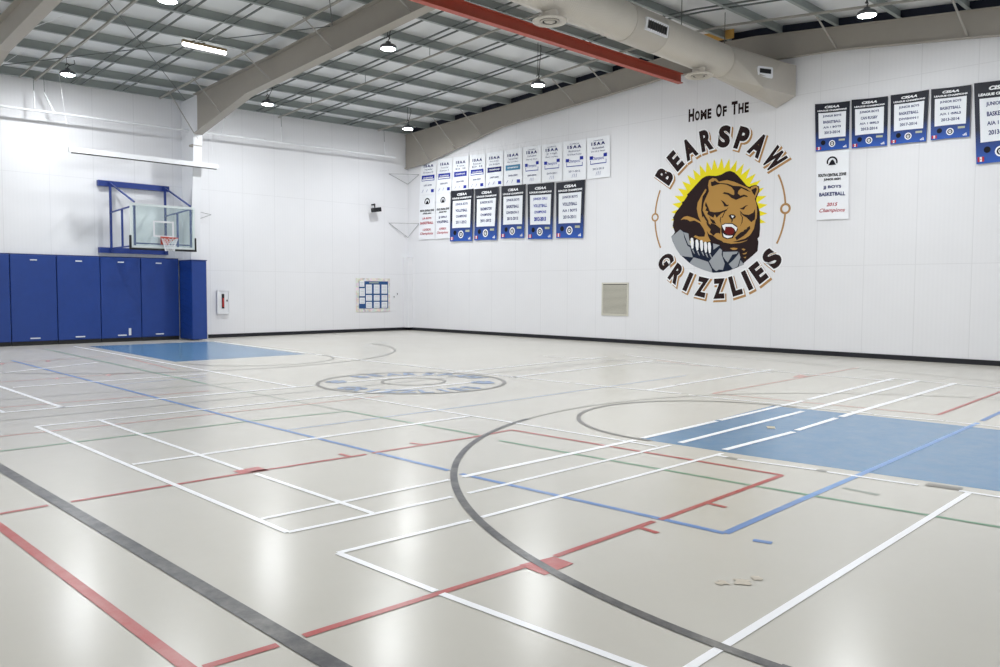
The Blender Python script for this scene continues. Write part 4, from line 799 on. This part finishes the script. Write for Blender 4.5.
rows = [
 (['JUNIOR BOYS', 'VOLLEYBALL', 'CHAMPIONS', '2011-2012'], 'blue banner touching the white zone banners, first of the middle row from the corner'),
 (['JUNIOR BOYS', 'BADMINTON', 'CHAMPIONS', '2011-2012'], 'blue banner second from the corner in the row of five'),
 (['JUNIOR BOYS', 'BASKETBALL', 'DIVISION I', '2012-2013'], 'blue banner in the middle of the row of five'),
 (['JUNIOR GIRLS', 'VOLLEYBALL', 'CHAMPIONS', '2012-2013'], 'blue banner with bold blue 2012-2013 lettering, fourth of the row of five'),
 (['JUNIOR BOYS', 'VOLLEYBALL', 'A/A 1 BOYS', '2010-2011'], 'blue banner hanging alone at the mural end of the row of five'),
 (['JUNIOR BOYS', 'BASKETBALL', 'A/A 1 BOYS', '2013-2014'], 'blue banner directly above the hanging white boys basketball banner'),
 (['JUNIOR BOYS', 'CAN RUGBY', 'A/A 1 GIRLS', '2013-2014'], 'blue banner next after the one over the white basketball banner'),
 (['JUNIOR BOYS', 'BASKETBALL', 'DIVISION I', '2017-2014'], 'blue banner third along from the mural in the row beyond it'),
 (['JUNIOR BOYS', 'BASKETBALL', 'A/A 1 GIRLS', '2013-2014'], 'blue banner beside the larger cut off banner'),
 (['JUNIOR BOYS', 'BASKETBALL', 'A/A 1 BOYS', '2013-2014'], 'larger longer blue banner cut off by the frame edge with a flag patch')]
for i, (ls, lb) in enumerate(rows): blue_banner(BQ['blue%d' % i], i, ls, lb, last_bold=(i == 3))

sports = [('Team Handball', 'Division III'), ('Track and Field', 'Division II'), ('Track', 'D II'), ('Soccer', 'D II'), ('Floor Hockey', 'Div III Girls'), ('Track and Field', 'Div I & II Boys'),
          ('Volleyball', 'Div II Jr Boys'), ('Jr High', 'Floor Hockey'), ('Badminton', 'Div II Mixed Doubles'), ('Basketball', 'Div III Jr Boys')]
wl_lab = ['small white banner highest in the corner, over the first zone banner', 'small white banner second from the corner with a short blue bar', 'small white banner third from the corner with a solid blue bar',
 'small white banner fourth from the corner above the gap of two blue banners', 'small white banner with the deepest navy bar, fifth from the corner', 'small white banner with a teal bar',
 'small white banner with scribbled signatures, just past the teal one', 'small white banner over the fourth blue banner', 'small white banner second from the mural end of the top row', 'small white banner at the mural end of the top row']
for i in range(10):
    P = Panel(BQ['white%d' % i], .004, i)
    o = P.cloth('small_banner', M_cloth, wl_lab[i], 'banner', 'small white banners in the top row')
    m = MB(); hi = i >= 6
    if hi: P.text(m, 'CHAMPIONS', .5, .90, .03, .42, bold=.0)
    P.text(m, 'I S A A', .5, .80, .08, .6, bold=.06)
    P.text(m, sports[i][0], .5, .715, .045, .5, bold=.0); P.text(m, sports[i][1], .5, .63, .045, .6, bold=.0)
    P.text(m, '%d-%d' % (2003+i, 2004+i), .5, .20 if hi else .25, .045, .5, bold=.01)
    m.build('lettering', M_ink_navy, o, recalc=False)
    m = MB()
    if hi:
        P.rect(m, .12, .46, .27, .55); P.rect(m, .73, .50, .88, .59); P.rect(m, .15, .34, .85, .36); P.rect(m, .15, .36, .17, .44); P.rect(m, .83, .36, .85, .44)
        P.text(m, 'Champions', .5, .42, .1, .5, bold=.0)
        m.build('ribbon_mark', M_ink_b2, o, recalc=False)
        q = MB()
        for k in range(3): P.poly(q, [(.38+.09*k, .07), (.40+.09*k, .07), (.46+.07*k, .16), (.44+.07*k, .16)])
        q.build('signature', mat('thin_ink', '#8d93b4', .6), o, recalc=False)
    else:
        P.rect(m, .1, .40 if i in (0, 1, 3) else .42, .9, .57, .006)
        m.build('colour_bar', M_ink_teal if i == 5 else M_ink_b2 if i != 4 else M_ink_navy, o, recalc=False)
        q = MB(); P.text(q, 'CHAMPIONS', .5, .47, .05, .6, .010, bold=.03)
        if i in (0, 1, 3): P.rect(q, .13, .42, .87, .455, .009)
        q.build('bar_lettering', M_ink_w, o, recalc=False)
        q = MB(); P.rect(q, .72, .06, .9, .15); P.poly(q, [(.15, .07), (.17, .07), (.26, .15), (.24, .15)]); P.poly(q, [(.42, .07), (.44, .07), (.52, .15), (.5, .15)])
        q.build('corner_mark', M_ink_b2, o, recalc=False)
def zone_banner(key, label, l1, l2, c1, big):
    P = Panel(BQ[key], .006, 3)
    o = P.cloth('zone_banner', M_cloth, label, 'banner')
    m = MB(); r = .17*P.w; vt = .84
    # ring crest with a mountain
    k = 14; pts = [(.5+(r/P.w)*math.cos(math.radians(-20+220*i/k)), vt+(r/P.h)*math.sin(math.radians(-20+220*i/k))) for i in range(k+1)]
    pts += [(.5+(r*.72/P.w)*math.cos(math.radians(200-220*i/k)), vt+(r*.72/P.h)*math.sin(math.radians(200-220*i/k))) for i in range(k+1)]
    for i in range(k): m.add([P(*pts[j], .008) for j in (i, i+1, 2*k-i, 2*k+1-i)], [(0, 1, 2, 3)])
    P.poly(m, [(.5-.12, vt-.045), (.5+.12, vt-.045), (.5+.03, vt+.035), (.5-.02, vt+.03)])
    P.text(m, 'SOUTH CENTRAL ZONE', .5, .63, .045, .86, bold=.05); P.text(m, 'JUNIOR HIGH', .5, .565, .042, .52, bold=.05)
    m.build('crest_and_heading', M_ink_blk, o, recalc=False)
    m = MB(); P.text(m, l1, .5, .44, .052, .56, bold=.03); P.text(m, l2, .5, .34, .055, .8, bold=.03); m.build('sport_lettering', c1, o, recalc=False)
    m = MB(); P.text(m, '2015' if big else 'A DIVISION', .5, .19, .05, .34 if big else .5, shear=.3); P.text(m, 'Champions', .5, .09, .07, .8, bold=.01, shear=.35)
    m.build('red_lettering', M_ink_red, o, recalc=False)
zone_banner('low0', 'white zone banner in the corner with red sport lettering', 'J JR BOYS', 'BASKETBALL', M_ink_red, False)
zone_banner('low1', 'white zone banner with navy sport lettering beside the first blue banner', 'JJ GIRLS', 'VOLLEYBALL', M_ink_navy, False)
zone_banner('zone', 'white boys basketball banner hanging below a blue one past the mural', 'JJ BOYS', 'BASKETBALL', M_ink_navy, True)

# ------------------------------------------------------------------ painted mural on the long wall
MC = (11.79*K, kz(3.885))              # centre of the emblem: y, z
r = root('wall_mural', (XR, MC[0], MC[1]), 'round painted bear emblem with arched dark lettering and yellow rays', 'mural')
def flatink(name, h):
    return mat(name, h, .75, spec=.15)
INK = {'brown': flatink('mural_brown', '#2c1f20'), 'navy': flatink('mural_navy', '#1b2337'), 'rock': flatink('mural_grey', '#9fa3a8'), 'tan': flatink('mural_tan', '#b88d4c'),
       'white': flatink('mural_white', '#f3f4f6'), 'mouthred': flatink('mural_red', '#6e1c1c'), 'yellow': flatink('mural_yellow', '#f2e22b'), 'bronze': flatink('mural_bronze', '#b28a5c')}
_lay = [0]
def on_wall(a, b, d): return (XR-.002-d, MC[0]-a*K, MC[1]+b*K)       # a: toward the viewer's right
def layer(): _lay[0] += 1; return .00022*_lay[0]
def rays():
    m = MB(); n = 40; d = layer(); pts = []
    R0, R1 = 1.24, 1.53
    for i in range(n):
        a = 2*PI*(i+.5)/n
        deg = math.degrees(a)
        on = deg < 199 or deg > 341
        pts.append((R0*math.cos(a-PI/n), R0*math.sin(a-PI/n)+.02)); rr = R1 if on else R0
        pts.append((rr*math.cos(a), rr*math.sin(a)+.02))
    c = on_wall(0, .02, d); vs = [c]+[on_wall(x, y, d) for x, y in pts]
    m.add(vs, [(0, i+1, (i+1) % (2*n)+1) for i in range(2*n)])
    m.build('sun_rays', INK['yellow'], r, recalc=False)
rays()
EMN = {'brown': 'dark_fur', 'navy': 'rock_shadow', 'rock': 'rock_face', 'tan': 'brown_fur', 'white': 'claws_and_teeth', 'mouthred': 'mouth'}
for c, pts in EMBLEM:
    d = layer()
    cv, _, cf, _, _, _ = delaunay_2d_cdt([Vector(q) for q in pts], [], [list(range(len(pts)))], 1, 1e-4)
    me = bpy.data.meshes.new(EMN[c]); me.from_pydata([on_wall(q.x, q.y, d) for q in cv], [], [tuple(f) for f in cf]); me.materials.append(INK[c])
    if me.polygons[0].normal.x > 0: me.flip_normals()
    o = bpy.data.objects.new(EMN[c], me); C.objects.link(o)
    off = Vector(r['_o'])
    for v in me.vertices: v.co -= off
    o.parent = r
def ring_letter(ch, ang, R, hgt, wid, inward, nm):
    a = math.radians(ang); rad = Vector((math.cos(a), math.sin(a))); upv = -rad if inward else rad
    rt = Vector((upv.y, -upv.x)); c = rad*R
    par = None
    for bold, key, dd, sh in ((.12, 'bronze', .001, (.04, -.05)), (.112, 'white', .0022, (0, 0)), (.058, 'brown', .0034, (0, 0))):
        gv, gf, gw = glyph_raw(ch, bold)
        m = MB(); vs = []
        for x, y in gv:
            q = c+rt*((x)*wid)+upv*((y)*hgt); vs.append(on_wall(q.x+sh[0], q.y+sh[1], .0006+dd))
        m.add(vs, gf)
        o = m.build('letter' if key == 'brown' else 'letter_outline' if key == 'white' else 'letter_shadow', INK[key], r, recalc=False)
_G = {}
def glyph_raw(ch, bold):
    """single glyph centred on its own middle; unit = plain cap height / plain glyph width"""
    if (ch, bold) in _G: return _G[(ch, bold)]
    def mk(b):
        cu = bpy.data.curves.new('t', 'FONT'); cu.body = ch; cu.offset = b; cu.resolution_u = 4
        ob = bpy.data.objects.new('t', cu); C.objects.link(ob); dg = bpy.context.evaluated_depsgraph_get(); dg.update()
        me = bpy.data.meshes.new_from_object(ob.evaluated_get(dg)); v = [(q.co.x, q.co.y) for q in me.vertices]; f = [tuple(p.vertices) for p in me.polygons]
        bpy.data.objects.remove(ob); bpy.data.curves.remove(cu); bpy.data.meshes.remove(me); return v, f
    v0, _ = mk(.02); xs = [p[0] for p in v0]; ys = [p[1] for p in v0]
    cx, cy, w, h = (min(xs)+max(xs))/2, (min(ys)+max(ys))/2, max(xs)-min(xs), max(ys)-min(ys)
    v, f = mk(bold)
    _G[(ch, bold)] = ([((x-cx)/w, (y-cy)/h) for x, y in v], f, 1); return _G[(ch, bold)]
for ch, ang, wd in zip('BEARSPAW', (145, 130.5, 116, 100.5, 85, 70, 55.5, 38.5), (.36, .32, .42, .38, .37, .36, .42, .52)):
    ring_letter(ch, ang, 2.15, .56, wd*.86, False, 'letter')
for ch, ang, wd in zip('GRIZZLIES', (-142, -127.5, -115, -102, -87, -73, -63, -52.5, -38), (.38, .36, .11, .36, .36, .32, .11, .33, .38)):
    ring_letter(ch, ang, 2.14, .52, wd*.86, True, 'letter')
# side arcs with small rings
def wall_arc(a0, a1, R, wd, key):
    m = MB(); n = 24; d = .002
    for i in range(n):
        p = [math.radians(a0+(a1-a0)*(i+k)/n) for k in (0, 1)]
        m.add([on_wall(rr*math.cos(t), rr*math.sin(t), d) for t, rr in ((p[0], R-wd/2), (p[1], R-wd/2), (p[1], R+wd/2), (p[0], R+wd/2))], [(0, 1, 2, 3)])
    m.build('side_arc', INK[key], r, recalc=False)
def wall_ring(ang, R, r0, r1):
    c = (R*math.cos(math.radians(ang)), R*math.sin(math.radians(ang))); m = MB(); n = 22; d = .003
    for i in range(n):
        t0, t1 = 2*PI*i/n, 2*PI*(i+1)/n
        m.add([on_wall(c[0]+q*math.cos(t), c[1]+q*math.sin(t), d) for t, q in ((t0, r0), (t1, r0), (t1, r1), (t0, r1))], [(0, 1, 2, 3)])
    o = m.build('side_ring', INK['bronze'], r, recalc=False)
wall_arc(157, 176.5, 2.08, .05, 'bronze'); wall_arc(183, 206, 2.08, .05, 'bronze'); wall_ring(179.6, 2.08, .08, .13)
wall_arc(27, 4, 2.03, .05, 'bronze'); wall_arc(-4, -27, 2.03, .05, 'bronze'); wall_ring(0, 2.03, .09, .15)
# heading above the ring
hm = MB(); x = -.97
for wtxt in ('HOME', 'OF', 'THE'):
    for i, ch in enumerate(wtxt):
        gv, gf, _ = glyph_raw(ch, .05); h = .34 if i == 0 else .26; wdt = {'M': .21, 'O': .17, 'H': .17, 'E': .13, 'F': .13, 'T': .17}[ch]*(.98 if i == 0 else .85)
        z0 = 2.72
        hm.add([on_wall(x+wdt/2+gx*wdt, z0+h*(gy+.5), .002) for gx, gy in gv], gf); x += wdt+.042
    x += .12
hm.build('heading_lettering', INK['brown'], r, recalc=False)
done()
